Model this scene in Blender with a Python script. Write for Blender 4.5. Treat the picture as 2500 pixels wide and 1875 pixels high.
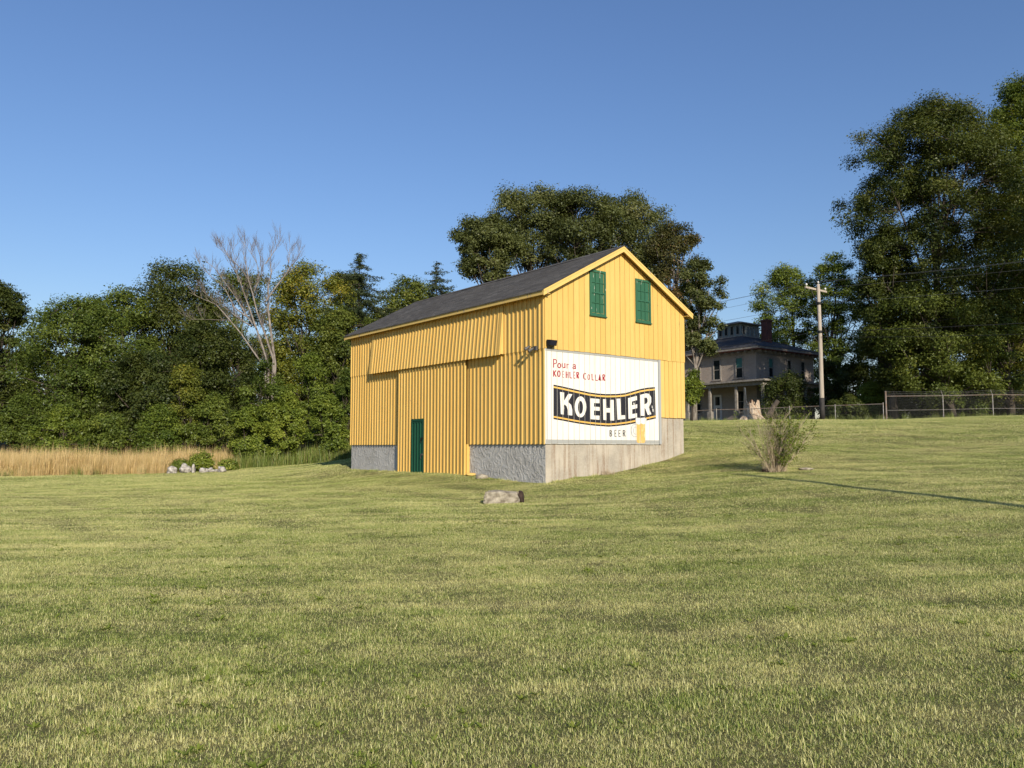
import bpy, bmesh, math
import numpy as np
from mathutils import Vector, Matrix
S = bpy.context.scene
for o in list(bpy.data.objects): bpy.data.objects.remove(o)
R = math.radians
EYE = 1.6                       # camera height over the lawn at its foot
FPX, PITCH = 1919.65, 0.0801    # focal length in photo pixels (2500 wide), upward tilt

# ---------------------------------------------------------------- camera
cd = bpy.data.cameras.new('camera'); cam = bpy.data.objects.new('camera', cd); S.collection.objects.link(cam)
cam.location = (0, 0, EYE); cam.rotation_euler = (math.pi/2 + PITCH, 0, 0)
cd.sensor_width = 36; cd.lens = FPX/2500*36; cd.clip_start = .1; cd.clip_end = 3000
S.camera = cam
# ---------------------------------------------------------------- sky and sun
SUN_A, SUN_EL = R(20.0), R(25.0)        # sun 20 degrees right of straight behind the camera
w = bpy.data.worlds.new('World'); S.world = w; w.use_nodes = True
nt = w.node_tree; nt.nodes.clear()
sky = nt.nodes.new('ShaderNodeTexSky'); sky.sky_type = 'NISHITA'; sky.sun_disc = False
sky.sun_elevation = SUN_EL; sky.sun_rotation = math.pi - SUN_A
sky.air_density = 1.6; sky.dust_density = .0; sky.ozone_density = 7.0; sky.altitude = 200
bg = nt.nodes.new('ShaderNodeBackground'); bg.inputs['Strength'].default_value = .095
wo = nt.nodes.new('ShaderNodeOutputWorld')
mx = nt.nodes.new('ShaderNodeMix'); mx.data_type = 'RGBA'; mx.blend_type = 'MULTIPLY'; mx.inputs[0].default_value = 1; mx.inputs[7].default_value = (.955, .885, 1.0, 1)
nt.links.new(sky.outputs[0], mx.inputs[6]); nt.links.new(mx.outputs[2], bg.inputs[0]); nt.links.new(bg.outputs[0], wo.inputs[0])
sl = bpy.data.lights.new('sun', 'SUN'); sl.energy = 4.2; sl.angle = R(.53); sl.color = (1, .9, .74)
so = bpy.data.objects.new('sun', sl); S.collection.objects.link(so)
sdir = Vector((math.sin(SUN_A)*math.cos(SUN_EL), -math.cos(SUN_A)*math.cos(SUN_EL), math.sin(SUN_EL)))
so.rotation_euler = sdir.to_track_quat('Z', 'Y').to_euler(); so.location = (20, -40, 30)
vs = S.view_settings; vs.view_transform = 'Standard'; vs.look = 'None'; vs.gamma = 1; vs.use_curve_mapping = False
vs.exposure = .42
S.render.engine = 'CYCLES'
S.cycles.max_bounces = 6; S.cycles.transparent_max_bounces = 8

# ---------------------------------------------------------------- helpers
def ray(px, py):
    a, b = (px-1250)/FPX, (py-937.5)/FPX
    c, s = math.cos(PITCH), math.sin(PITCH)
    return np.array([a, c + s*b, s - c*b])
def at(px, py, y):
    """point on the ray of a photo pixel at forward distance y (world)"""
    r = ray(px, py); r = r/r[1]*y
    return Vector((r[0], r[1], r[2]+EYE))
def link(o):
    S.collection.objects.link(o); return o
def tag(o, label=None, cat=None, group=None, kind=None):
    if label: o['label'] = label
    if cat: o['category'] = cat
    if group: o['group'] = group
    if kind: o['kind'] = kind
    return o
def empty(name, loc, rz=0):
    o = link(bpy.data.objects.new(name, None)); o.location = loc; o.rotation_euler = (0, 0, rz)
    o.empty_display_size = .3
    return o
def mesh(name, verts, faces, mat=None, smooth=False):
    me = bpy.data.meshes.new(name); me.from_pydata([tuple(map(float, v)) for v in verts], [], faces)
    if mat: me.materials.append(mat)
    if smooth: me.shade_smooth()
    me.update(); return me
def put(name, me, parent=None, loc=(0, 0, 0), rot=(0, 0, 0)):
    o = link(bpy.data.objects.new(name, me)); o.parent = parent; o.location = loc; o.rotation_euler = rot
    return o
class MB:
    """collects shapes for ONE mesh"""
    def __init__(s): s.v = []; s.f = []
    def quadmesh(s, v, f):
        n = len(s.v); s.v += [tuple(p) for p in v]; s.f += [tuple(i+n for i in q) for q in f]; return s
    def box(s, x0, x1, y0, y1, z0, z1):
        return s.quadmesh([(x0,y0,z0),(x1,y0,z0),(x1,y1,z0),(x0,y1,z0),(x0,y0,z1),(x1,y0,z1),(x1,y1,z1),(x0,y1,z1)],
            [(0,3,2,1),(4,5,6,7),(0,1,5,4),(1,2,6,5),(2,3,7,6),(3,0,4,7)])
    def hexa(s, p):      # 8 corner points in box order
        return s.quadmesh(p, [(0,3,2,1),(4,5,6,7),(0,1,5,4),(1,2,6,5),(2,3,7,6),(3,0,4,7)])
    def bar(s, a, b, wx, wz=None, up=(0,0,1)):
        a, b = Vector(a), Vector(b); d = (b-a).normalized(); wz = wz or wx
        sx = d.cross(Vector(up)); sx = sx.normalized() if sx.length > 1e-4 else Vector((1,0,0))
        sz = sx.cross(d).normalized(); x, z = sx*wx/2, sz*wz/2
        return s.hexa([a-x-z, b-x-z, b+x-z, a+x-z, a-x+z, b-x+z, b+x+z, a+x+z])
    def tube(s, pts, rad, n=6, cap=True):
        pts = [Vector(p) for p in pts]; m = len(pts)
        if not hasattr(rad, '__len__'): rad = [rad]*m
        b0 = len(s.v); ref = Vector((.31, .87, .38))
        for i, p in enumerate(pts):
            d = (pts[min(i+1, m-1)] - pts[max(i-1, 0)]).normalized()
            x = d.cross(ref); x = x.normalized() if x.length > 1e-3 else Vector((1,0,0)); y = d.cross(x)
            for k in range(n):
                t = 2*math.pi*k/n; s.v.append(tuple(p + (x*math.cos(t)+y*math.sin(t))*rad[i]))
        for i in range(m-1):
            for k in range(n):
                a = b0+i*n+k; c = b0+i*n+(k+1)%n; s.f.append((a, c, c+n, a+n))
        if cap:
            s.f.append(tuple(b0+k for k in range(n))[::-1]); s.f.append(tuple(b0+(m-1)*n+k for k in range(n)))
        return s
    def mesh(s, name, mat, smooth=False): return mesh(name, s.v, s.f, mat, smooth)
    def build(s, name, mat, parent=None, smooth=False, **k): return put(name, s.mesh(name, mat, smooth), parent, **k)

# ---------------------------------------------------------------- materials
class NB:
    def __init__(s, name):
        s.m = bpy.data.materials.new(name); s.m.use_nodes = True; s.t = s.m.node_tree
        s.b = s.t.nodes['Principled BSDF']; s.out = s.t.nodes['Material Output']
        s.b.inputs['Specular IOR Level'].default_value = .25
    def n(s, typ, **kw):
        x = s.t.nodes.new(typ)
        for k, v in kw.items():
            if k.startswith('i_'):
                key = k[2:].replace('_', ' '); x.inputs[key].default_value = v
            else: setattr(x, k, v)
        return x
    def l(s, a, b): s.t.links.new(a, b)
    def pos(s, scale=(1,1,1), obj=False, rot=(0,0,0)):
        src = s.n('ShaderNodeTexCoord').outputs['Object'] if obj else s.n('ShaderNodeNewGeometry').outputs['Position']
        mp = s.n('ShaderNodeMapping'); mp.inputs['Scale'].default_value = scale; mp.inputs['Rotation'].default_value = rot
        s.l(src, mp.inputs[0]); return mp.outputs[0]
    def noise(s, vec, scale, detail=4, rough=.55):
        x = s.n('ShaderNodeTexNoise'); x.inputs['Scale'].default_value = scale
        x.inputs['Detail'].default_value = detail; x.inputs['Roughness'].default_value = rough
        s.l(vec, x.inputs['Vector']); return x.outputs['Fac']
    def ramp(s, fac, stops, interp='LINEAR'):
        r = s.n('ShaderNodeValToRGB'); r.color_ramp.interpolation = interp
        e = r.color_ramp.elements
        while len(e) < len(stops): e.new(.5)
        for k, (p, c) in enumerate(stops):
            e[k].position = p; e[k].color = (c, c, c, 1) if not hasattr(c, '__len__') else (*c[:3], 1)
        s.l(fac, r.inputs[0]); return r.outputs[0]
    def mix(s, fac, a, b, mode='MIX'):
        x = s.n('ShaderNodeMix', data_type='RGBA', blend_type=mode)
        for sock, val in ((x.inputs[0], fac), (x.inputs[6], a), (x.inputs[7], b)):
            if hasattr(val, 'is_linked') or hasattr(val, 'links'): s.l(val, sock)
            elif hasattr(val, '__len__'): sock.default_value = (*val[:3], 1)
            else: sock.default_value = val
        return x.outputs[2]
    def math(s, op, a, b=None):
        x = s.n('ShaderNodeMath', operation=op)
        for k, val in ((0, a), (1, b)):
            if val is None: continue
            if hasattr(val, 'links'): s.l(val, x.inputs[k])
            else: x.inputs[k].default_value = val
        return x.outputs[0]
    def attr(s, name): return s.n('ShaderNodeAttribute', attribute_name=name).outputs['Fac']
    def bump(s, h, dist=.01, strength=1.):
        x = s.n('ShaderNodeBump'); x.inputs['Distance'].default_value = dist; x.inputs['Strength'].default_value = strength
        s.l(h, x.inputs['Height']); s.l(x.outputs[0], s.b.inputs['Normal'])
    def base(s, c):
        if hasattr(c, 'links'): s.l(c, s.b.inputs['Base Color'])
        else: s.b.inputs['Base Color'].default_value = (*c, 1)
    def rough(s, r): s.b.inputs['Roughness'].default_value = r; return s
def simple(name, c1, c2=None, scale=3., rough=.8, bump=0, bscale=20, stretch=(1,1,1), metal=0, obj=False):
    k = NB(name); v = k.pos(stretch, obj)
    if c2: k.base(k.mix(k.ramp(k.noise(v, scale), [(.35, 0), (.65, 1)]), c1, c2))
    else: k.base(c1)
    k.rough(rough); k.b.inputs['Metallic'].default_value = metal
    if bump: k.bump(k.noise(v, bscale), bump)
    return k.m
def paint(name, c, worn, wear=.7, dirt=.12, wearscale=6., board=1.):
    """old brush-painted wood: board-to-board tone, vertical grain, flakes"""
    k = NB(name); v = k.pos(); vz = k.pos((1, 1, .07)); oi = k.n('ShaderNodeObjectInfo')
    g = k.noise(vz, 60, 3)
    col = k.mix(k.math('MULTIPLY', oi.outputs['Random'], board), c, tuple(x*f for x, f in zip(c, (.90, .86, .76))))
    col = k.mix(k.ramp(k.noise(v, 1.1, 3), [(.35, 0), (.75, dirt*2.5)]), col, tuple(x*f for x, f in zip(c, (.86, .80, .72))))
    col = k.mix(k.ramp(g, [(.3, dirt*2), (.5, 0)]), col, tuple(x*.6 for x in c))
    col = k.mix(k.ramp(k.noise(k.pos((1, 1, .10)), 5.5, 5, .6), [(.52, 0), (.74, dirt*3.)]), col, tuple(x*f for x, f in zip(c, (.70, .62, .50))))
    fl = k.math('MULTIPLY', k.ramp(k.noise(k.pos((1, 1, .22)), wearscale*3.2, 5, .7), [(wear, 0), (wear+.035, 1)]),
                k.ramp(k.noise(v, .9, 2), [(.42, 0), (.62, 1)]))
    col = k.mix(fl, col, worn)
    k.base(col); k.rough(.62); k.bump(k.math('ADD', g, k.math('MULTIPLY', fl, -.6)), .004, .7)
    return k.m
M = {}
M['yellow'] = paint('yellow_paint', (.735, .497, .155), (.36, .24, .12), .645, .12)
M['yellow_trim'] = paint('yellow_trim_paint', (.77, .54, .18), (.30, .26, .24), .60, .10, 2.2)
M['white_sign'] = paint('white_sign_paint', (.78, .755, .69), (.36, .33, .29), .70, .07, 6., .22)
M['grey_sign'] = paint('grey_border_paint', (.40, .42, .44), (.75, .74, .70), .72, .05)
M['green_door'] = paint('green_door_paint', (.012, .085, .05), (.32, .24, .17), .70, .12, 4)
M['green_sash'] = paint('green_sash_paint', (.036, .135, .08), (.66, .62, .50), .64, .12, 3.0)
M['black_sign'] = paint('black_sign_paint', (.022, .022, .028), (.70, .68, .62), .665, .06, 9)
M['red_sign'] = paint('red_sign_paint', (.36, .018, .035), (.78, .72, .66), .74, .05, 9)
M['gold_sign'] = paint('gold_sign_paint', (.80, .50, .13), (.80, .72, .55), .69, .05, 9)
M['ink'] = paint('black_letter_paint', (.025, .025, .03), (.70, .68, .62), .75, .05, 9)
M['beer'] = paint('beer_paint', (.76, .48, .17), (.86, .74, .48), .54, .10, 7)
M['foam'] = paint('foam_paint', (.82, .80, .74), (.55, .52, .45), .70, .04)
# concrete: left wall grey trowelled stucco, gable end beige with drip stains
k = NB('grey_stucco'); v = k.pos()
wv = k.n('ShaderNodeTexWave', i_Scale=1.3, i_Distortion=22., i_Detail=4., i_Detail_Scale=1.6); k.l(v, wv.inputs[0])
n1 = k.noise(v, 2.2, 5); n2 = k.noise(v, 14, 6, .7)
col = k.mix(k.ramp(n1, [(.35, 0), (.65, 1)]), (.52, .50, .47), (.40, .38, .35))
col = k.mix(k.ramp(n2, [(.5, 0), (.75, .8)]), col, (.56, .54, .50))
k.base(col); k.rough(.9); k.bump(k.math('ADD', k.ramp(wv.outputs['Fac'], [(.4, 0), (.9, 1)]), n2), .011, 1.)
M['stucco'] = k.m
k = NB('beige_concrete'); v = k.pos()
dr = k.noise(k.pos((5, 5, .25)), 1.6, 5, .65); n1 = k.noise(v, 1.3, 5); n2 = k.noise(v, 18, 6, .7)
col = k.mix(k.ramp(n1, [(.35, 0), (.65, 1)]), (.50, .44, .35), (.35, .31, .25))
col = k.mix(k.ramp(dr, [(.50, 0), (.66, .85)]), col, (.25, .17, .11))
col = k.mix(k.ramp(n2, [(.45, 0), (.8, .6)]), col, (.56, .51, .42))
k.base(col); k.rough(.9); k.bump(k.math('ADD', n2, k.noise(v, 60, 4)), .012, .9)
M['concrete'] = k.m
k = NB('asphalt_shingle'); v = k.pos(obj=True)
br = k.n('ShaderNodeTexBrick', offset=.5); br.inputs['Scale'].default_value = 1.
mp = k.n('ShaderNodeMapping'); mp.inputs['Rotation'].default_value = (0, 0, R(90)); k.l(k.n('ShaderNodeTexCoord').outputs['Object'], mp.inputs[0])
k.l(mp.outputs[0], br.inputs['Vector'])
br.inputs['Brick Width'].default_value = .3; br.inputs['Row Height'].default_value = .125; br.inputs['Mortar Size'].default_value = .004
br.inputs['Color1'].default_value = (.070, .065, .060, 1); br.inputs['Color2'].default_value = (.155, .143, .128, 1); br.inputs['Mortar'].default_value = (.02, .02, .02, 1)
col = k.mix(k.ramp(k.noise(v, .9, 4), [(.35, 0), (.7, .7)]), br.outputs[0], (.075, .066, .058))
col = k.mix(k.ramp(k.noise(v, 160, 2), [(.4, 0), (.8, .5)]), col, (.13, .125, .12))
k.base(col); k.rough(.92); k.bump(k.noise(v, 90, 3), .006); M['shingle'] = k.m
M['groove_shade'] = simple('brown_groove_shade', (.20, .135, .06), (.14, .095, .05), 6, rough=.95)  # brown paints in the shadow seen through the plank joints
M['black_metal'] = simple('black_metal', (.012, .012, .013), rough=.45)
M['lamp_glass'] = simple('dark_lamp_glass', (.02, .02, .03), rough=.12)
M['grey_metal'] = simple('grey_metal', (.13, .125, .12), (.09, .085, .08), 9, rough=.6, metal=.3)
M['galv'] = simple('galvanised_steel', (.34, .33, .31), (.22, .19, .16), 5, rough=.6, metal=.3)
M['mesh_wire'] = simple('dull_mesh_wire', (.12, .12, .115), rough=.7, metal=.3)
M['rusty'] = simple('rusty_rail', (.22, .15, .11), (.24, .22, .20), 4, rough=.7, metal=.3)
M['pole'] = simple('weathered_pole_wood', (.46, .40, .33), (.34, .285, .23), 6, rough=.9, bump=.01, bscale=18, stretch=(4, 4, .3))
M['pole_wrap'] = simple('black_pole_wrap', (.03, .027, .026), (.05, .045, .04), 5, rough=.7)
M['porcelain'] = simple('white_porcelain', (.75, .75, .73), rough=.3)
M['wire'] = simple('aluminium_wire', (.14, .14, .14), rough=.5, metal=.4)
M['cable'] = simple('black_cable', (.03, .03, .03), rough=.6)
M['bark'] = simple('brown_bark', (.10, .08, .062), (.055, .045, .037), 4, rough=.95, bump=.03, bscale=10, stretch=(3, 3, .5))
M['pale_bark'] = simple('pale_grey_bark', (.33, .29, .25), (.14, .115, .095), 3.2, rough=.9, bump=.01, bscale=14, stretch=(2, 2, .8))
M['stump_bark'] = simple('sun_bleached_stump_bark', (.66, .56, .43), (.34, .23, .15), 3.5, rough=.9, bump=.02, bscale=12, stretch=(3, 3, .6))
M['dead_twig'] = simple('grey_dead_twig', (.24, .20, .175), (.17, .14, .125), 3, rough=.95)
M['twig'] = simple('dry_twig', (.56, .46, .32), (.40, .31, .20), 8, rough=.9)
M['stone'] = simple('pale_lichen_stone', (.44, .39, .30), (.19, .16, .115), 9, rough=.95, bump=.03, bscale=16)
M['white_stone'] = simple('whitewashed_stone', (.54, .50, .44), (.20, .18, .155), 6, rough=.9, bump=.03, bscale=9)
M['dark_wood'] = simple('dark_rotten_wood', (.035, .022, .016), (.06, .04, .03), 9, rough=.8, bump=.01)
M['split_wood'] = simple('split_heartwood', (.34, .20, .12), (.10, .055, .035), 5, rough=.9, bump=.03, bscale=14, stretch=(4, 4, .4))
M['dirt'] = simple('bare_dirt', (.20, .14, .09), (.12, .085, .055), 5, rough=.95, bump=.03, bscale=12)
# house
k = NB('old_painted_brick'); v = k.pos(obj=True)
mp = k.n('ShaderNodeMapping'); mp.inputs['Rotation'].default_value = (R(90), 0, 0); 
geo = k.n('ShaderNodeTexCoord'); sx = k.n('ShaderNodeSeparateXYZ'); k.l(geo.outputs['Object'], sx.inputs[0])
cx = k.n('ShaderNodeCombineXYZ'); k.l(k.math('ADD', sx.outputs[0], sx.outputs[1]), cx.inputs[0]); k.l(sx.outputs[2], cx.inputs[1])
br = k.n('ShaderNodeTexBrick'); k.l(cx.outputs[0], br.inputs['Vector']); br.inputs['Scale'].default_value = 1
br.inputs['Brick Width'].default_value = .22; br.inputs['Row Height'].default_value = .075; br.inputs['Mortar Size'].default_value = .006
br.inputs['Color1'].default_value = (.335, .285, .24, 1); br.inputs['Color2'].default_value = (.42, .355, .295, 1); br.inputs['Mortar'].default_value = (.25, .215, .185, 1)
col = k.mix(k.ramp(k.noise(v, .55, 5), [(.4, 0), (.65, .75)]), br.outputs[0], (.32, .265, .22))
col = k.mix(k.ramp(k.noise(v, 2.6, 5, .7), [(.6, 0), (.7, .8)]), col, (.30, .15, .10))
k.base(col); k.rough(.92); k.bump(k.noise(v, 30, 3), .01); M['brick_wall'] = k.m
M['house_trim'] = simple('peeling_house_trim', (.33, .30, .265), (.21, .185, .16), 5, rough=.8)
M['house_blue'] = simple('faded_blue_boards', (.17, .22, .22), (.24, .26, .24), 4, rough=.8)
M['red_soffit'] = simple('red_brown_soffit', (.20, .07, .05), (.13, .05, .04), 4, rough=.8)
M['red_brick'] = simple('red_chimney_brick', (.16, .06, .045), (.10, .045, .038), 9, rough=.9, bump=.01)
M['house_roof'] = simple('dark_slate_roof', (.035, .035, .038), (.06, .058, .06), 3, rough=.85, bump=.01)
M['window_glass'] = simple('dark_window_glass', (.015, .02, .022), rough=.08)
M['green_blind'] = simple('green_window_blind', (.05, .17, .15), (.06, .13, .12), 2, rough=.5)
M['white_door'] = simple('white_house_door', (.62, .60, .57), rough=.6)
M['porch_dark'] = simple('weathered_porch_boards', (.13, .15, .15), (.09, .10, .10), 3, rough=.85)

def leafmat(name, c1, c2, c3=None, trans=.35, vary=.25):
    """two-sided leaf: diffuse + light coming through, tint stored per leaf"""
    k = NB(name); k.t.nodes.remove(k.b)
    tint = k.attr('tint')
    stops = [(0, c1), (1, c2)] if not c3 else [(0, c1), (.72, c2), (1, c3)]
    col = k.ramp(tint, stops)
    d = k.n('ShaderNodeBsdfDiffuse'); t = k.n('ShaderNodeBsdfTranslucent'); g = k.n('ShaderNodeBsdfGlossy')
    g.inputs['Roughness'].default_value = .45; g.inputs['Color'].default_value = (.9, .95, .9, 1)
    k.l(col, d.inputs[0])
    k.l(k.mix(1., col, (1.25, 1.15, .45), 'MULTIPLY'), t.inputs[0])
    m1 = k.n('ShaderNodeMixShader'); m1.inputs[0].default_value = trans; k.l(d.outputs[0], m1.inputs[1]); k.l(t.outputs[0], m1.inputs[2])
    m2 = k.n('ShaderNodeMixShader'); m2.inputs[0].default_value = .018; k.l(m1.outputs[0], m2.inputs[1]); k.l(g.outputs[0], m2.inputs[2])
    k.l(m2.outputs[0], k.out.inputs[0]); return k.m
LM = {
 'greygreen': leafmat('grey_green_leaf', (.060, .074, .024), (.150, .170, .052), (.22, .22, .085)),
 'maple': leafmat('maple_leaf', (0.061, 0.095, 0.018), (0.162, 0.205, 0.034), (0.238, 0.263, 0.046)),
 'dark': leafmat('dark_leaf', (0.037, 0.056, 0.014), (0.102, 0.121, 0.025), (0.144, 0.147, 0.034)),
 'olive': leafmat('olive_leaf', (0.065, 0.092, 0.017), (0.183, 0.215, 0.039), (0.277, 0.255, 0.051)),
 'yellowgreen': leafmat('yellow_green_leaf', (0.081, 0.106, 0.016), (0.222, 0.236, 0.036), (0.355, 0.278, 0.034)),
 'locust': leafmat('locust_leaf', (0.059, 0.091, 0.016), (0.177, 0.228, 0.036), (0.251, 0.278, 0.051)),
 'red': leafmat('rusty_leaf', (.055, .060, .020), (.125, .120, .038), (.22, .12, .055)),
 'needle': leafmat('spruce_needle', (0.032, 0.050, 0.021), (0.076, 0.095, 0.039), trans=.1),
 'shrub': leafmat('shrub_leaf', (0.073, 0.114, 0.018), (0.224, 0.277, 0.040), (0.328, 0.356, 0.056)),
 'weed': leafmat('weed_leaf', (0.089, 0.139, 0.021), (0.237, 0.294, 0.046), (0.384, 0.367, 0.080)),
}

# ---------------------------------------------------------------- terrain
TH = .6762                                  # barn heading
NX, NY = 1.0127, 24.0                       # barn near corner
vU = np.array([-math.sin(TH), math.cos(TH)]); vV = np.array([math.cos(TH), math.sin(TH)])
def bxy(s, u): return NX + vV[0]*s + vU[0]*u, NY + vV[1]*s + vU[1]*u
CP = [(0,0,-1.6),(-10,0,-1.66),(10,0,-1.45),(14.8,2.7,-1.3),(0,10,-1.56),(-8,10,-1.63),(8,10,-1.38),(0,-15,-1.7),(-25,-10,-1.7),(25,-10,-1.1),
 (9.24,14.2,-1.10),(6.95,20.5,-.84),(7.7,22.6,-.69),(0.,20.3,-1.345),(-3,19,-1.4),
 (12,45,1.50),(17,45,1.54),(22,45,1.56),(29,45,1.76),(37,45,1.95),(9,45,1.45),(9.5,35,.58),(15,34,.62),(18,26,-.15),(24,34,.75),(25,16,-.55),(36,27,.45),(14,28,-.12),
 (15,56,1.62),(25,58,1.70),(20,75,1.85),(40,75,2.0),(45,52,2.05),(55,100,2.1),(20,100,1.9),
 (0,52,.7),(0,75,1.1),(-8,50,-.4),(-17.6,44,-1.40),(-10.5,42,-1.09),(-11.3,46,-.95),(-26,40,-1.52),(-40,60,-1.45),(-20,72,-1.1),(-60,40,-1.6),(-10,62,-.5),(-30,75,-1.2),
 (-6,20,-1.48),(-12,30,-1.40),(-5,27,-1.2),(-20,30,-1.52),(-15,15,-1.6),(-40,15,-1.7),(0,110,4),(-50,100,3.5),(-25,108,4.5),(-60,75,.2)]
for s, z in ((0,-1.095),(1.1,-.975),(2.5,-.88),(3.61,-.748),(4.79,-.554),(5.62,-.427),(6.56,-.195)):
    x, y = bxy(s, -.05); CP.append((x, y, z))
for u, z in ((2.2,-1.06),(4.0,-.97),(6.0,-.93),(8.4,-.925),(10.5,-.96),(12.7,-.985)):
    x, y = bxy(-.05, u); CP.append((x, y, z))
for s, u, z in ((6.6,6,.35),(6.6,12.7,.6),(3,13.2,-.2)):
    x, y = bxy(s, u); CP.append((x, y, z))
CP = np.array(CP, float)
def _k(r2): return np.where(r2 > 1e-9, .5*r2*np.log(np.maximum(r2, 1e-9)), 0)
_n = len(CP); _A = np.zeros((_n+3, _n+3)); _d = ((CP[:,None,:2]-CP[None,:,:2])/20.)
_A[:_n,:_n] = _k((_d**2).sum(2)) + np.eye(_n)*2e-4
_P = np.c_[np.ones(_n), CP[:,:2]/20.]; _A[:_n,_n:] = _P; _A[_n:,:_n] = _P.T
_W = np.linalg.solve(_A, np.r_[CP[:,2], 0,0,0])
def H(x, y, rough=True):
    """ground height (world z), vectorised"""
    x0 = np.atleast_1d(np.asarray(x, float)); y0 = np.atleast_1d(np.asarray(y, float))
    x = np.clip(x0, -60, 55); y = np.clip(y0, -18, 108)
    z = np.empty(x.shape)
    for i in range(0, x.size, 20000):
        q = np.c_[x.ravel()[i:i+20000], y.ravel()[i:i+20000]]
        r2 = (((q[:,None,:]-CP[None,:,:2])/20.)**2).sum(2)
        z.ravel()[i:i+20000] = _k(r2)@_W[:_n] + _W[_n] + (q/20.)@_W[_n+1:]
    if rough:
        z = z + .011*np.sin(x*1.9+1.3*np.sin(y*.8)) * np.sin(y*1.4+.9*np.sin(x*.7+1)) + .003*np.sin(x*3.1+y*1.9+2*np.sin(y*.9)) \
              + .03*np.sin(x*.55+2)*np.sin(y*.47+.6)
    return z + EYE
def h(x, y): return float(H(x, y)[0])

# ground sheet
def axis(lo, hi, step, far):
    a = list(np.arange(lo, hi+1e-6, step)); g = step
    while a[-1] < far: g *= 1.35; a.append(a[-1]+g)
    g = step
    while a[0] > -far: g *= 1.35; a.insert(0, a[0]-g)
    return np.array(a)
ax, ay = axis(-30, 38, .45, 900), axis(-8, 62, .45, 900)
gx, gy = np.meshgrid(ax, ay); gz = H(gx, gy)
V = np.c_[gx.ravel(), gy.ravel(), gz.ravel()]; nx_ = len(ax)
idx = np.arange(len(V)).reshape(gx.shape)
Fq = np.stack([idx[:-1,:-1], idx[:-1,1:], idx[1:,1:], idx[1:,:-1]], -1).reshape(-1, 4)
def fastmesh(name, V, F, mat, tint=None, smooth=False):
    me = bpy.data.meshes.new(name); V = np.ascontiguousarray(V, np.float32); F = np.ascontiguousarray(F, np.int32)
    me.vertices.add(len(V)); me.vertices.foreach_set('co', V.ravel())
    me.loops.add(F.size); me.loops.foreach_set('vertex_index', F.ravel())
    me.polygons.add(len(F)); me.polygons.foreach_set('loop_start', np.arange(0, F.size, F.shape[1], dtype=np.int32))
    me.materials.append(mat)
    if tint is not None:
        a = me.attributes.new('tint', 'FLOAT', 'FACE'); a.data.foreach_set('value', np.ascontiguousarray(tint, np.float32))
    me.update(calc_edges=True)
    if smooth: me.shade_smooth()
    return me
def lawn_colour(k, dark=1.):
    """greens and straw of a dry mown lawn, streaked along the mower's passes (used by soil and blades alike)"""
    vs_ = k.pos((.30, 1.25, .3), rot=(0, 0, R(14))); v = k.pos()
    st = k.noise(vs_, 1.15, 5, .62); big = k.noise(v, .16, 3); fine = k.noise(v, 2.6, 4, .65)
    row = k.noise(k.pos((.10, 1.9, .1), rot=(0, 0, R(9))), 1.0, 4, .6)       # the mower's passes
    f = k.math('ADD', k.math('MULTIPLY', st, .50), k.math('ADD', k.math('MULTIPLY', big, .26), k.math('ADD', k.math('MULTIPLY', fine, .26), k.math('MULTIPLY', row, .34))))
    return k.ramp(f, [(.53, 0.), (.65, .45), (.79, 1.)])
k = NB('lawn_soil'); dry = lawn_colour(k); v = k.pos()
col = k.mix(dry, (.10, .125, .025), (.30, .26, .10))
col = k.mix(k.ramp(k.noise(v, 40, 4, .7), [(.4, .0), (.7, .7)]), col, (.045, .045, .018))
k.base(col); k.rough(1); k.bump(k.noise(v, 55, 4, .7), .05); M['soil'] = k.m
g = put('lawn_ground', fastmesh('lawn_ground', V, Fq, M['soil'], smooth=True)); tag(g, kind='structure')

# ================================================================ BARN
# local frame: X along the gable end, Y along the side wall, Z up (ZB + height relative to the eye)
ZB = 1.1; BL, BW = 12.7, 6.611; RISE = .535; PK = BW/2
barn = empty('barn', (NX, NY, EYE-ZB), TH)
tag(barn, 'yellow board-and-batten barn with dark roof and painted white advertising sign', 'barn')
def zr(z): return z + ZB
def rooftop(s): return zr(6.713) - abs(s-PK)*RISE
zev = rooftop(0) - .16
rngb = np.random.default_rng(5)
# inner walls behind the planks
m = MB()
g0 = .04; zs_ = zr(1.05)
m.quadmesh([(0,g0,zr(.11)),(5.32,g0,zr(.11)),(5.32,g0,zs_),(BW,g0,zs_),(BW,g0,zev),(PK,g0,rooftop(PK)-.2),(0,g0,zev),
            (0,BL,zr(.11)),(5.32,BL,zr(.11)),(5.32,BL,zs_),(BW,BL,zs_),(BW,BL,zev),(PK,BL,rooftop(PK)-.2),(0,BL,zev)],
           [(0,1,2,3,4,5,6),(13,12,11,10,9,8,7)] + [(i, i+7, (i+1) % 7+7, (i+1) % 7) for i in range(7)])
core = m.build('wall', M['groove_shade'], barn)
# foundation walls
zb0 = -.9
m = MB(); m.box(.03, .45, .03, 3.98, zb0, zr(.1)-.002); put('foundation_wall', m.mesh('foundation_wall', M['stucco']), barn)
m = MB(); m.box(.03, .45, 8.53, BL-.03, zb0, zr(.1)-.002); put('foundation_wall', m.mesh('foundation_wall', M['stucco']), barn)
m = MB()
m.quadmesh([(.034,.026,zb0),(BW-.03,.026,zb0),(BW-.03,.026,zr(1.04)),(5.33,.026,zr(1.04)),(5.33,.026,zr(.108)),(.034,.026,zr(.108)),
            (.034,.028+.4,zb0),(BW-.03,.428,zb0),(BW-.03,.428,zr(1.04)),(5.33,.428,zr(1.04)),(5.33,.428,zr(.108)),(.034,.428,zr(.108))],
           [(0,1,2,3,4,5),(11,10,9,8,7,6),(0,6,7,1),(1,7,8,2),(2,8,9,3),(3,9,10,4),(4,10,11,5),(5,11,6,0)])
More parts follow.
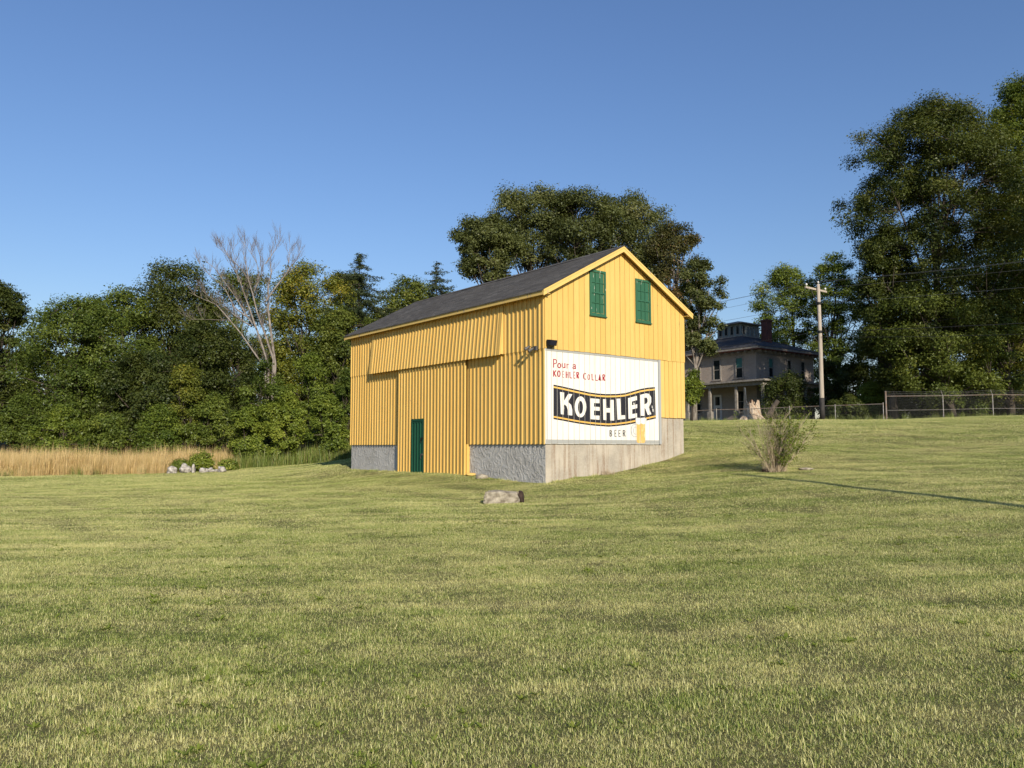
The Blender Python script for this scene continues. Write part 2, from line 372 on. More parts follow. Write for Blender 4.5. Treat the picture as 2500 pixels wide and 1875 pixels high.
put('foundation_wall', m.mesh('foundation_wall', M['concrete']), barn)
m = MB(); m.box(BW-.43, BW-.035, .43, BL-.03, zb0, zr(1.04)); put('foundation_wall', m.mesh('foundation_wall', M['concrete']), barn)
m = MB(); m.box(.46, BW-.44, BL-.4, BL-.04, zb0, zr(.09)); put('foundation_wall', m.mesh('foundation_wall', M['concrete']), barn)
# gable planks
NBRD = 28; PG = BW/NBRD; GAP = .017
for i in range(NBRD):
    x0 = i*PG + GAP/2; x1 = (i+1)*PG - GAP/2
    if i == 0: x0 = -.036
    if i == NBRD-1: x1 = BW+.03
    zlo = zr(3.035) + rngb.uniform(-.012, .006); yo = -.047 + rngb.uniform(-.004, .004)
    t0, t1 = rooftop(max(x0, 0))-.15, rooftop(min(x1, BW))-.15
    m = MB()
    if x0 < PK < x1:
        m.quadmesh([(x0,yo,zlo),(x1,yo,zlo),(x1,yo,t1),(PK,yo,rooftop(PK)-.15),(x0,yo,t0),(x0,.0,zlo),(x1,.0,zlo),(x1,.0,t1),(PK,.0,rooftop(PK)-.15),(x0,.0,t0)],
                   [(0,1,2,3,4),(9,8,7,6,5),(0,5,6,1),(1,6,7,2),(2,7,8,3),(3,8,9,4),(4,9,5,0)])
    else:
        m.hexa([(x0,yo,zlo),(x1,yo,zlo),(x1,.0,zlo),(x0,.0,zlo),(x0,yo,t0),(x1,yo,t1),(x1,.0,t1),(x0,.0,t0)])
    put('board', m.mesh('board', M['yellow']), barn)
SGX = 22*PG; YS = -.025
for i in range(22):          # planks under the painted sign
    x0 = i*PG + .0085; x1 = (i+1)*PG - .0085
    if i == 0: x0 = -.012
    m = MB(); m.box(x0, x1, YS, -.0, zr(.105)-rngb.uniform(0, .012), zr(3.04)); put('sign_board', m.mesh('sign_board', M['white_sign']), barn)
m = MB(); m.box(SGX+.004, 5.312, YS-.02, -.0, zr(.10), zr(3.03)); put('sign_edge_board', m.mesh('sign_edge_board', M['grey_sign']), barn)
xs = [5.318+i*(BW+.02-5.318)/6 for i in range(7)]
for i in range(6):
    m = MB(); m.box(xs[i]+.008, xs[i+1]-.008, -.026+rngb.uniform(-.004,.004), -.0, zr(1.03)-rngb.uniform(0,.012), zr(3.045)); put('board', m.mesh('board', M['yellow']), barn)
# side wall: boards with thick battens, two tiers
NS = 59; PS = BL/NS
def plank_mesh(name, x0, x1, w, z0, z1, mat): 
    m = MB(); m.box(x0, x1, -w/2, w/2, z0, z1); return m.mesh(name, mat)
DO0, DO1 = 4.04, 8.50
up_b = plank_mesh('board', -.035, .004, PS-.006, zr(3.03), zev, M['yellow'])
up_t = plank_mesh('batten', -.066, -.035, .046, zr(3.02), zev, M['yellow'])
lo_b = plank_mesh('board', -.015, .004, PS-.006, zr(.1), zr(3.04), M['yellow'])
lo_t = plank_mesh('batten', -.045, -.015, .046, zr(.085), zr(3.04), M['yellow'])
HD0, HD1 = 1.995, 10.75
for i in range(NS):
    y = (i+.5)*PS
    put('board', up_b, barn, (0, y, 0)); 
    if not (DO0+.1 < y < DO1-.1): put('board', lo_b, barn, (0, y, 0))
for i in range(NS+1):
    y = min(max(i*PS, .024), BL-.024)+ (rngb.uniform(-.008, .008) if 0 < i < NS else 0)
    if not (HD0+.05 < y < HD1-.05): put('batten', up_t, barn, (0, y, 0))
    if not (DO0-.02 < y < DO1+.02): put('batten', lo_t, barn, (0, y, 0))
# hood over the sliding door track
hz0, hz1, hout = zr(4.62), zr(3.0), .155
ang = math.atan2(hout, hz0-hz1); hl = math.hypot(hout, hz0-hz1)
m = MB(); a = -.05
m.quadmesh([(-.036,HD0+.004,hz0),(-.036,HD0+.004,hz1+.03),(-.036-hout+.01,HD0+.004,hz1+.03),
            (-.036,HD1-.004,hz0),(-.036,HD1-.004,hz1+.03),(-.036-hout+.01,HD1-.004,hz1+.03)],
           [(0,1,2),(5,4,3),(0,3,4,1),(0,2,5,3),(1,4,5,2)])
hood = m.build('track_hood', M['yellow'], barn)
nh = 41; ph = (HD1-HD0)/nh
hb = plank_mesh('board', -.022, .0, ph-.006, -hl, 0, M['yellow']); ht = plank_mesh('batten', -.052, -.022, .046, -hl-.015, 0, M['yellow'])
for i in range(nh):
    put('board', hb, hood, (-.038, HD0+(i+.5)*ph, hz0), (0, ang, 0))
for i in range(1, nh):
    put('batten', ht, hood, (-.038, HD0+i*ph, hz0), (0, ang, 0))
for y in (HD0+.075, HD1-.075):
    put('batten', plank_mesh('batten', -.045, -.022, .15, -hl-.01, 0, M['yellow']), hood, (-.038, y, hz0), (0, ang, 0))
# sliding door with a green wicket door in it
dz0, dz1 = zr(-.945), zr(3.02); W0, W1, WT = 6.66, 7.53, zr(1.05)
m = MB(); m.box(-.125, -.09, DO0, W0, dz0, dz1); m.box(-.125, -.09, W1, DO1, dz0, dz1); m.box(-.125, -.09, W0+.0005, W1-.0005, WT, dz1)
sdoor = m.build('sliding_door', M['yellow'], barn)
nd = 21; pd = (DO1-DO0)/nd
dt = plank_mesh('batten', -.157, -.1255, .05, dz0-.01, dz1, M['yellow']); dts = plank_mesh('batten', -.157, -.1255, .05, WT+.01, dz1, M['yellow'])
for i in range(nd+1):
    y = DO0 + i*pd + (.027 if i == 0 else -.027 if i == nd else rngb.uniform(-.006, .006))
    put('batten', dts if W0-.02 < y < W1+.02 else dt, sdoor, (0, y, 0))
for y0, y1 in ((3.985, 4.038), (8.502, 8.528)):
    m = MB(); m.box(-.088, .4, y0, y1, zb0, zr(.098)); m.build('door_jamb', M['yellow'], barn)
m = MB(); m.box(-.118, -.095, W0+.008, W1-.008, dz0+.01, WT-.01); wick = m.build('wicket_door', M['green_door'], barn)
for kx in range(5):
    y = W0+.04+kx*(W1-W0-.08)/4
    m = MB(); m.box(-.150, -.1185, y-(.042 if kx in (0,4) else .03), y+(.042 if kx in (0,4) else .03), dz0+.01, WT-(.0 if kx in (0,4) else .14)); m.build('batten', M['green_door'], wick)
m = MB(); m.box(-.152, -.1185, W0+.084, W1-.084, WT-.075, WT-.005); m.build('rail', M['green_door'], wick)
m = MB(); m.box(-.142, -.1185, W0+.084, W1-.084, WT-.135, WT-.095); m.build('rail', M['green_door'], wick)
for zz, mat in ((zr(.33), 'black_metal'), (zr(-.27), 'grey_metal')):
    m = MB(); m.box(-.165, -.1505, W0+.02, W0+.16, zz-.03, zz+.03); m.tube([(-.17, W0+.13, zz-.03), (-.172, W0+.15, zz-.12), (-.16, W0+.13, zz-.16)], .012, 6); m.build('latch', M[mat], wick)
# blinded sash windows in the gable
for (x0, x1, z0, z1) in ((1.875, 2.61, zr(4.265), zr(5.765)), (4.05, 4.812, zr(4.262), zr(5.748))):
    f = .075; yf = -.085
    m = MB(); m.box(x0, x0+f, yf, -.04, z0, z1); m.box(x1-f, x1, yf, -.04, z0, z1); m.box(x0+f, x1-f, yf+.001, -.04, z1-f, z1); m.box(x0+f, x1-f, yf+.001, -.04, z0, z0+f)
    m.box(x0-.015, x1+.02, yf-.03, -.04, z0-.035, z0-.001)
    win = m.build('blind_window', M['green_sash'], barn)
    pw, phh = (x1-x0-2*f)/3, (z1-z0-2*f)/4
    for i in range(3):
        for j in range(4):
            m = MB(); m.box(x0+f+i*pw+.016, x0+f+(i+1)*pw-.016, -.056, -.046, z0+f+j*phh+.016, z0+f+(j+1)*phh-.016); m.build('pane', M['green_sash'], win)
    for i in (1, 2):
        m = MB(); m.box(x0+f+i*pw-.011, x0+f+i*pw+.011, -.078, -.045, z0+f, z1-f); m.build('muntin', M['green_sash'], win)
    for j in (1, 2, 3):
        t = .022 if j == 2 else .011
        m = MB(); m.box(x0+f, x1-f, -.0775 if j != 2 else -.083, -.0452, z0+f+j*phh-t, z0+f+j*phh+t); m.build('muntin', M['green_sash'], win)
# roof: deck, stepped shingle courses, ridge cap, rake boards and fascia
OV = .265; RK = .25
def slab(x0, x1, y0, y1, dz_top, dz_bot, mb):
    mb.hexa([(x0,y0,rooftop(x0)-dz_bot),(x1,y0,rooftop(x1)-dz_bot),(x1,y1,rooftop(x1)-dz_bot),(x0,y1,rooftop(x0)-dz_bot),
             (x0,y0,rooftop(x0)-dz_top),(x1,y0,rooftop(x1)-dz_top),(x1,y1,rooftop(x1)-dz_top),(x0,y1,rooftop(x0)-dz_top)])
m = MB(); slab(-OV, PK, -RK+.022, BL+RK-.022, .03, .08, m); slab(PK, BW+OV, -RK+.022, BL+RK-.022, .03, .08, m)
m.build('roof_deck', M['yellow_trim'], barn)
for side in (-1, 1):
    m = MB(); nc = 29; half = PK+OV+.03; ys = np.linspace(-RK-.02, BL+RK+.02, 41)
    prof = []
    for i in range(nc):                 # from eave to ridge; the butt of every course stands proud
        a, b = half-(half)*i/nc, half-(half)*(i+1)/nc
        za, zb_ = zr(6.713)-a*RISE, zr(6.713)-b*RISE
        prof += [(a+.004, za-.006 if i else za-.028), (a+.004, za+.010), (b, zb_+.0)]
    vv, ff = [], []
    wob = np.random.default_rng(9+side)
    for j, y in enumerate(ys):
        sag = -.022*math.sin(math.pi*(y+RK)/(BL+2*RK)) + .004*math.sin(y*2.1+side)
        for (d, z) in prof: vv.append((PK+side*d, y, z+sag*(1-d/half*.6)))
    n = len(prof)
    for j in range(len(ys)-1):
        for q in range(n-1):
            a = j*n+q; fce = (a, a+1, a+1+n, a+n); ff.append(fce if side < 0 else fce[::-1])
    sh = put('shingle_slope', mesh('shingle_slope', vv, ff, M['shingle']), barn)
m = MB(); 
for side in (-1, 1):
    m.hexa([(PK+side*.16, -RK-.022, zr(6.713)-.16*RISE+.006),(PK,-RK-.022,zr(6.713)+.014),(PK,BL+RK+.022,zr(6.713)+.0),(PK+side*.16,BL+RK+.022,zr(6.713)-.16*RISE+.006),
            (PK+side*.16, -RK-.022, zr(6.713)-.16*RISE+.018),(PK,-RK-.022,zr(6.713)+.030),(PK,BL+RK+.022,zr(6.713)+.016),(PK+side*.16,BL+RK+.022,zr(6.713)-.16*RISE+.018)])
m.build('ridge_cap', M['shingle'], barn)
for (xa, xb) in ((-OV, PK), (PK, BW+OV)):
    for y0 in (-RK-.003, BL+RK-.022):
        m = MB(); slab(xa, xb, y0, y0+.025, .012, .195, m); m.build('rake_board', M['yellow_trim'], barn)
        m = MB(); slab(xa+(-.004 if xa < 0 else 0), xb+(.004 if xb > BW else 0), y0-.012, y0-.0005, .010, .075, m); m.build('rake_moulding', M['yellow_trim'], barn)
for xe, sg in ((-OV, -1), (BW+OV, 1)):
    z1 = rooftop(-OV)-.012
    m = MB(); m.box(min(xe, xe-sg*.025)-.002, max(xe, xe-sg*.025)-.002, -RK+.024, BL+RK-.024, z1-.15, z1); m.build('fascia', M['yellow_trim'], barn)
    m = MB(); xw = 0 if sg < 0 else BW
    m.box(min(xw-sg*.03, xe-sg*.03), max(xw-sg*.03, xe-sg*.03), -RK+.024, BL+RK-.024, z1-.10, z1-.085); m.build('soffit', M['yellow'], barn)

# ---- the painted sign: flat paint, cut at the joints between the planks
def sg(px, py):                      # traced in a crop of the photograph, put on the plane of the planks
    r = ray(1320+px*.16878, 830+py*.16878)
    n = -np.array([vU[0], vU[1], 0]); P0 = np.array([NX, NY, 0]) - n*YS
    P = r*(n@P0)/(n@r); d = P - np.array([NX, NY, 0])
    return d[0]*vV[0]+d[1]*vV[1], d[2]+ZB
from mathutils.geometry import tessellate_polygon
def sheet(name, polys, layer, mat, parent, raw=False):
    """polys: list of rings-lists (outer, holes...) or list of quads-strips"""
    bm = bmesh.new()
    for pi, rings in enumerate(polys):
        pts = [[Vector((*((p) if raw else sg(*p)), 0)) for p in r] for r in rings]
        flat = [p for r in pts for p in r]
        vs_ = [bm.verts.new((p.x, YS - .0022*layer - .0002*(pi % 6), p.y)) for p in flat]
        for t in tessellate_polygon(pts):
            try: bm.faces.new([vs_[i] for i in t])
            except ValueError: pass
    xs_ = [vv_.co.x for vv_ in bm.verts]; lo, hi = min(xs_), max(xs_)
    for j in range(1, 23):
        xj = j*PG
        if lo-.01 < xj < hi+.01:
            for e in (-.0085, .0085):
                bmesh.ops.bisect_plane(bm, geom=bm.verts[:]+bm.edges[:]+bm.faces[:], plane_co=(xj+e, 0, 0), plane_no=(1, 0, 0))
            bmesh.ops.delete(bm, geom=[f for f in bm.faces if abs(f.calc_center_median().x-xj) < .0084], context='FACES')
    for f in bm.faces:
        f.normal_update()
        if f.normal.y > 0: f.normal_flip()
    me = bpy.data.meshes.new(name); bm.to_mesh(me); bm.free(); me.materials.append(mat)
    return put(name, me, parent)
def strip(pts, w, closed=False):
    """ring of a brush stroke of width w along pts (crop pixels)"""
    P = [Vector(p) for p in pts]; n = len(P); L_, R_ = [], []
    for i in range(n):
        a = P[i-1] if (i or closed) else P[i]; b = P[(i+1) % n] if (i < n-1 or closed) else P[i]
        d1 = (P[i]-a); d2 = (b-P[i]); d = (d1.normalized() if d1.length else Vector((0,0))) + (d2.normalized() if d2.length else Vector((0,0)))
        d = d.normalized() if d.length > 1e-6 else Vector((1, 0)); nn = Vector((-d.y, d.x))*w/2
        L_.append(tuple(P[i]+nn)); R_.append(tuple(P[i]-nn))
    if closed: return [L_, R_] if True else None
    return [L_ + R_[::-1]]
def ell(cx, cy, rx, ry, n=18, a0=0, a1=2*math.pi):
    full = abs(a1-a0) > 6.28
    return [(cx+rx*math.cos(a0+(a1-a0)*i/(n if full else n-1)), cy+ry*math.sin(a0+(a1-a0)*i/(n if full else n-1))) for i in range(n)]
z_t, z_b = zr(3.035), zr(.108)
border = [[[(.0, z_t-.085), (SGX, z_t-.085), (SGX, z_t), (.0, z_t)]], [[(.0, z_b), (SGX, z_b), (SGX, z_b+.125), (0, z_b+.125)]],
          [[(.035, z_b+.125), (.07, z_b+.125), (.07, z_t-.085), (.035, z_t-.085)]]]
sheet('sign_border', border, 1, M['grey_sign'], barn, raw=True)
top = [(185,645),(300,668),(440,700),(560,727),(700,757),(830,774),(950,782),(1100,780),(1220,768),(1320,742),(1440,708),(1540,690),(1652,680)]
bot = [(185,1145),(300,1165),(440,1192),(560,1213),(700,1232),(830,1245),(980,1255),(1100,1247),(1250,1228),(1370,1205),(1540,1165),(1665,1137)]
def off(l, d): return [(x, y+d) for x, y in l]
sheet('banner', [[top + bot[::-1]]], 1, M['black_sign'], barn)
sheet('banner_stripe', [[off(top, 24) + off(top, 47)[::-1]]], 2, M['gold_sign'], barn)
sheet('banner_stripe', [[off(bot, -46) + off(bot, -23)[::-1]]], 2, M['gold_sign'], barn)
big = [
 [[(278,752),(338,760),(338,880),(398,778),(458,785),(395,895),(440,940),(456,1010),(456,1092),(392,1086),(390,1010),(375,960),(345,930),(335,950),(332,1080),(290,1072)]],
 [ell(575,968,84,153,22), ell(575,975,37,95,18)],
 [[(710,843),(850,855),(850,915),(770,912),(770,965),(852,970),(852,1025),(770,1020),(770,1092),(850,1095),(850,1155),(715,1145)]],
 [[(900,855),(945,858),(948,985),(1003,985),(1003,866),(1055,866),(1062,1165),(1005,1165),(1003,1050),(950,1048),(950,1162),(905,1155)]],
 [[(1095,850),(1150,848),(1165,1090),(1220,1088),(1222,1142),(1110,1155)]],
 [[(1262,842),(1390,808),(1393,870),(1318,890),(1320,945),(1395,930),(1395,985),(1322,1003),(1324,1072),(1392,1060),(1393,1120),(1270,1142)]],
 [[(1438,795),(1520,772),(1570,780),(1597,830),(1598,900),(1580,945),(1560,970),(1600,1075),(1548,1085),(1510,985),(1500,990),(1500,1100),(1445,1095)],
  [(1495,838),(1530,832),(1545,860),(1545,895),(1530,920),(1497,928)]]]
for lt in big: sheet('letter', [lt], 2, M['white_sign'], barn)
sheet('letter_speck', [[[(1606,950),(1614,950),(1618,985),(1608,985)]], [[(1614,990),(1628,1000),(1630,1035),(1620,1040)]], [[(1345,900),(1356,920),(1352,950),(1340,925)]]], 2, M['white_sign'], barn)
RW = 15
red = [
 [strip([(187,272),(187,400)],14), strip([(190,280),(215,282),(230,300),(230,322),(216,342),(190,344)],13)],
 [strip(ell(268,371,20,32,14), RW, True)],
 [strip([(312,336),(311,385),(325,402),(345,396)],RW), strip([(349,335),(351,406)],RW)],
 [strip([(379,342),(381,414)],10), strip([(383,362),(395,350),(411,356)],10)],
 [strip([(463,368),(480,352),(499,360),(503,421)],RW), strip([(499,382),(472,386),(463,403),(475,418),(500,408)],RW)],
 [strip([(187,440),(187,530)],RW), strip([(220,440),(192,482)],RW), strip([(194,478),(222,532)],RW)],
 [strip(ell(263,488,17,42,14), RW, True)],
 [strip([(338,452),(314,454),(314,540),(340,541)],9), strip([(314,496),(334,497)],9)],
 [strip([(368,455),(369,552)],RW), strip([(397,460),(398,553)],RW), strip([(370,503),(396,505)],10)],
 [strip([(422,460),(424,548),(452,551)],RW)],
 [strip([(499,465),(476,464),(478,551),(500,554)],RW), strip([(478,508),(496,509)],10)],
 [strip([(521,466),(526,556)],RW), strip([(522,468),(543,472),(548,488),(541,504),(526,508)],RW), strip([(535,509),(547,557)],RW)],
 [strip([(653,492),(640,483),(624,492),(618,522),(623,555),(640,570),(654,563)],RW)],
 [strip(ell(694,537,13,37,14), 10, True)],
 [strip([(741,490),(743,577),(766,580)],RW)],
 [strip([(789,500),(791,582),(825,585)],RW)],
 [strip([(838,583),(853,502),(858,502),(874,589)],10), strip([(846,560),(868,562)],8)],
 [strip([(899,500),(901,588)],RW), strip([(900,503),(920,504),(927,520),(918,540),(902,543)],RW), strip([(911,544),(926,592)],RW)]]
for lt in red: sheet('letter', lt, 1, M['red_sign'], barn)
bk = [
 [strip([(1001,1304),(1002,1396)],12), strip([(1001,1307),(1020,1310),(1026,1328),(1018,1344),(1003,1347)],12), strip([(1003,1350),(1022,1354),(1030,1372),(1022,1390),(1003,1393)],12)],
 [strip([(1097,1306),(1071,1306),(1072,1396),(1098,1396)],12), strip([(1072,1350),(1092,1350)],12)],
 [strip([(1154,1306),(1129,1306),(1130,1395),(1155,1396)],12), strip([(1130,1352),(1150,1352)],12)],
 [strip([(1192,1304),(1193,1396)],12), strip([(1193,1307),(1212,1310),(1219,1328),(1211,1346),(1194,1349)],12), strip([(1205,1350),(1221,1397)],12)]]
for lt in bk: sheet('letter', lt, 1, M['ink'], barn)
sheet('beer_mug', [[[(1385,1205),(1512,1205),(1514,1470),(1492,1492),(1408,1492),(1388,1470)]]], 3, M['beer'], barn)
sheet('mug_foam', [[[(1368,1142),(1385,1124),(1440,1130),(1500,1122),(1528,1136),(1525,1185),(1510,1212),(1480,1222),(1450,1205),(1420,1224),(1390,1214),(1372,1185)]]], 4, M['foam'], barn)
sheet('mug_handle', [strip([(1385,1225),(1345,1222),(1318,1245),(1306,1300),(1318,1370),(1350,1402),(1385,1395)],9),
                     strip([(1380,1262),(1355,1258),(1342,1290),(1345,1340),(1358,1362),(1382,1360)],8), strip([(1372,1185),(1368,1142),(1385,1124),(1440,1130),(1500,1122),(1528,1136),(1525,1185)],5)], 4.5, M['grey_sign'], barn)
sheet('mug_highlight', [strip([(1450,1240),(1452,1440)],12), strip([(1412,1260),(1414,1410)],6), strip([(1490,1250),(1491,1450)],6)], 4, M['gold_sign'], barn)
# ---- flood lights on the walls
def bpt(s, u, z): x, y = bxy(s, u); return Vector((x, y, EYE-ZB+z))
fl = empty('flood_light', bpt(.14, -.05, zr(3.1)), TH); tag(fl, 'black box floodlight mounted on the corner just above the painted sign', 'light')
m = MB(); m.hexa([(-.15,-.16,0),(.15,-.16,0),(.15,-.04,.02),(-.15,-.04,.02),(-.15,-.20,.17),(.15,-.20,.17),(.15,-.04,.19),(-.15,-.04,.19)]); m.build('housing', M['black_metal'], fl)
m = MB(); m.hexa([(-.125,-.168,.02),(.125,-.168,.02),(.125,-.160,.02),(-.125,-.160,.02),(-.125,-.203,.155),(.125,-.203,.155),(.125,-.19,.155),(-.125,-.19,.155)]); m.build('lens', M['lamp_glass'], fl)
m = MB(); m.bar((-.09,.0,-.04),(-.09,-.1,.0),.02); m.bar((.09,.0,-.04),(.09,-.1,.0),.02); m.box(-.1,.1,-.02,.003,-.06,-.02); m.build('bracket', M['grey_metal'], fl)
tl = empty('twin_flood_light', bpt(-.066, .33, zr(3.05)), TH); tag(tl, 'grey twin-headed floodlight on the side wall near the barn corner', 'light')
m = MB(); m.box(-.07, .001, -.06, .06, -.06, .07); m.build('junction_box', M['grey_metal'], tl)
for q, (dy, dz_) in enumerate(((.06, -.04), (.24, .03))):
    m = MB(); c = Vector((-.16, dy, dz_)); d = Vector((-.75, .35, -.55)).normalized()
    m.tube([c-d*.10, c-d*.04, c+d*.06, c+d*.10], [.02, .04, .055, .055], 10); hd = m.build('lamp_head', M['grey_metal'], tl)
    m = MB(); m.tube([(-.05, 0, 0), (-.1, dy*.6, .05), c-d*.08], .014, 6); m.build('arm', M['black_metal'], hd)

# ================================================================ OLD HOUSE on the rise
HH = .645; hN = at(1846.2, 891.8, 72.0); HG = h(22.5, 72.) 
hz = HG - .15
house = empty('house', (hN.x, hN.y, hz), HH)      # local X along the shaded side, Y along the porch front
tag(house, 'old two-storey brick house with porch, cupola and red chimney behind chain-link fence', 'house')
def zh(z): return z + EYE - hz                     # from height relative to the eye
HX, HY = 9.3, 10.8
m = MB(); m.box(0, HX, 0, HY, -.4, zh(8.95)); m.build('wall', M['brick_wall'], house)
m = MB(); m.box(-.05, HX+.05, -.05, HY+.05, zh(8.62), zh(8.9)); m.build('frieze', M['house_trim'], house)
m = MB(); o = .75; m.box(-o, HX+o, -o, HY+o, zh(8.96), zh(9.02)); m.build('soffit', M['red_soffit'], house)
m = MB(); m.box(-o-.03, HX+o+.03, -o-.03, HY+o+.03, zh(9.022), zh(9.2)); m.build('cornice', M['house_trim'], house)
for i in range(15):
    for (a, b) in ((-.42, -.05+i*.0), ):
        y = .1+i*(HY-.2)/14
        m = MB(); m.box(-.5, -.052, y-.07, y+.07, zh(8.76), zh(8.958)); m.build('bracket', M['house_trim'], house)
for i in range(13):
    x = .1+i*(HX-.2)/12
    m = MB(); m.box(x-.07, x+.07, -.5, -.052, zh(8.76), zh(8.958)); m.build('bracket', M['house_trim'], house)
cxh, cyh, cw = HX/2, HY/2, 1.45
m = MB(); a, b = -o-.06, .06
m.quadmesh([(-o-.06,-o-.06,zh(9.202)),(HX+o+.06,-o-.06,zh(9.202)),(HX+o+.06,HY+o+.06,zh(9.202)),(-o-.06,HY+o+.06,zh(9.202)),
            (cxh-cw+.1,cyh-cw+.1,zh(11.0)),(cxh+cw-.1,cyh-cw+.1,zh(11.0)),(cxh+cw-.1,cyh+cw-.1,zh(11.0)),(cxh-cw+.1,cyh+cw-.1,zh(11.0))],
           [(0,3,2,1),(4,5,6,7),(0,1,5,4),(1,2,6,5),(2,3,7,6),(3,0,4,7)])
roof = m.build('roof', M['house_roof'], house)
m = MB(); m.box(cxh-cw, cxh+cw, cyh-cw, cyh+cw, zh(10.85), zh(12.2)); cup = m.build('cupola', M['house_blue'], house)
m = MB(); q = cw+.4; m.box(cxh-q, cxh+q, cyh-q, cyh+q, zh(12.2), zh(12.3)); 
m.quadmesh([(cxh-q,cyh-q,zh(12.302)),(cxh+q,cyh-q,zh(12.302)),(cxh+q,cyh+q,zh(12.302)),(cxh-q,cyh+q,zh(12.302)),(cxh,cyh,zh(12.75))],[(0,1,4),(1,2,4),(2,3,4),(3,0,4),(3,2,1,0)]); m.build('cupola_roof', M['house_trim'], cup)
m = MB(); m.box(cxh-cw-.08, cxh+cw+.08, cyh-cw-.08, cyh+cw+.08, zh(10.92), zh(11.02)); m.build('cupola_sill', M['house_trim'], cup)
def archwin(face, c, w_, z0, z1, par, mat):
    """small round-headed cupola light"""
    m = MB(); pts = [(c-w_, z0), (c+w_, z0), (c+w_, z1-w_)] + [(c+w_*math.cos(t), z1-w_+w_*math.sin(t)) for t in np.linspace(.3, math.pi-.3, 5)] + [(c-w_, z1-w_)]
    o_ = {'f': lambda a, z, d: (cxh-cw-d, a, z), 's': lambda a, z, d: (a, cyh-cw-d, z)}[face]
    n = len(pts); m.quadmesh([o_(a, z, .03) for a, z in pts]+[o_(a, z, -.02) for a, z in pts], [tuple(range(n)) if face == 's' else tuple(range(n))[::-1]] + [(i, (i+1) % n, (i+1) % n+n, i+n) for i in range(n)])
    return m.build('cupola_window', mat, par)
for i in range(4):
    for face, cc in (('f', cyh), ('s', cxh)):
        c = cc-1.05+i*.7
        archwin(face, c, .21, zh(11.12), zh(12.08), cup, M['house_trim'])
for ob in [o_ for o_ in cup.children if o_.name.startswith('cupola_window')]:
    pass
def archglass(face, c, par):
    m = MB()
    if face == 'f': m.box(cxh-cw-.04, cxh-cw-.031, c-.14, c+.14, zh(11.2), zh(11.98))
    else: m.box(c-.14, c+.14, cyh-cw-.04, cyh-cw-.031, zh(11.2), zh(11.98))
    m.build('cupola_pane', M['window_glass'], par)
for i in range(4):
    archglass('f', cyh-1.05+i*.7, cup); archglass('s', cxh-1.05+i*.7, cup)
# chimney near the side
m = MB(); m.box(4.62, 5.38, 1.95, 2.65, zh(9.6), zh(12.35)); m.box(4.57, 5.43, 1.9, 2.7, zh(12.352), zh(12.5)); m.build('chimney', M['red_brick'], house)
def hwin(face, a0, a1, z0, z1, blind=None):
    d = .03
    def bx(a, b, z_0, z_1, o0, o1):
        return MB().box(-o1, -o0, a, b, z_0, z_1) if face == 'f' else MB().box(a, b, -o1, -o0, z_0, z_1)
    f = .12; m = MB()
    for q in (bx(a0-f, a0, z0, z1, -.02, .06), bx(a1, a1+f, z0, z1, -.02, .06), bx(a0-f, a1+f, z1+.001, z1+.14, -.02, .07), bx(a0-f-.08, a1+f+.08, z0-.14, z0-.001, -.02, .12)):
        m.quadmesh(q.v, q.f)
    fr = m.build('window', M['house_trim'], house)
    zm = (z0+z1)/2
    bx(a0, a1, zm+.03, z1, -.02, .012).build('pane', M[blind or 'window_glass'], fr)
    bx(a0, a1, z0, zm-.03, -.02, .004).build('pane', M['window_glass'], fr)
    bx(a0, a1, zm-.03, zm+.03, -.02, .03).build('sash_rail', M['house_trim'], fr)
for i, (a, b) in enumerate(((1.52, 2.2), (4.1, 4.8), (6.55, 7.25), (9.1, 9.8))): hwin('f', a, b, zh(6.5), zh(8.33), 'green_blind' if i == 0 else None)
for i, (a, b) in enumerate(((1.9, 2.5), (4.85, 5.4), (7.1, 7.65))): hwin('s', a, b, zh(6.56), zh(8.25), 'green_blind' if i == 0 else None)
for (a, b) in ((1.4, 2.2), (6.5, 7.3), (9.0, 9.8)): hwin('f', a, b, zh(3.3), zh(5.2))
for (a, b) in ((2.0, 2.6), (5.0, 5.6)): hwin('s', a, b, zh(3.3), zh(5.1))
# porch
m = MB(); m.box(-2.3, .0, -2.3, HY, zh(2.2), zh(2.5)); m.box(.001, HX*.95, -2.3, -.001, zh(2.2), zh(2.5)); m.build('porch_floor', M['porch_dark'], house)
m = MB(); m.box(-2.2, -.002, -2.2, HY-.1, hz*0-.3, zh(2.198)); m.box(.0, HX*.94, -2.2, -.003, -.3, zh(2.198)); m.build('porch_base', M['porch_dark'], house)
m = MB(); m.box(-2.65, .0, -2.65, HY+.3, zh(5.82), zh(5.98)); m.box(.001, HX, -2.65, -.002, zh(5.82), zh(5.98)); m.build('porch_roof', M['house_trim'], house)
m = MB(); m.box(-2.3, -2.05, -2.3, HY, zh(5.48), zh(5.818)); m.box(-2.049, HX*.95, -2.3, -2.05, zh(5.48), zh(5.818)); m.build('porch_beam', M['house_trim'], house)
for y in (-2.17, .63, 3.6, 6.3, 9.0):
    m = MB(); m.box(-2.27, -2.08, y-.11, y+.11, zh(3.3), zh(5.478)); m.box(-2.36, -1.99, y-.22, y+.22, zh(2.5), zh(3.298)); m.build('porch_column', M['house_trim'], house)
for x in (1.2, 4.4, 7.6):
    m = MB(); m.box(x-.11, x+.11, -2.27, -2.08, zh(3.3), zh(5.478)); m.box(x-.2, x+.2, -2.36, -1.99, zh(2.5), zh(3.298)); m.build('porch_column', M['house_trim'], house)
m = MB(); m.box(-.07, .02, 3.95, 4.9, zh(2.51), zh(5.0)); dr_ = m.build('front_door', M['white_door'], house)
m = MB(); m.box(-.085, -.071, 4.17, 4.68, zh(4.0), zh(4.8)); m.build('door_pane', M['window_glass'], dr_)
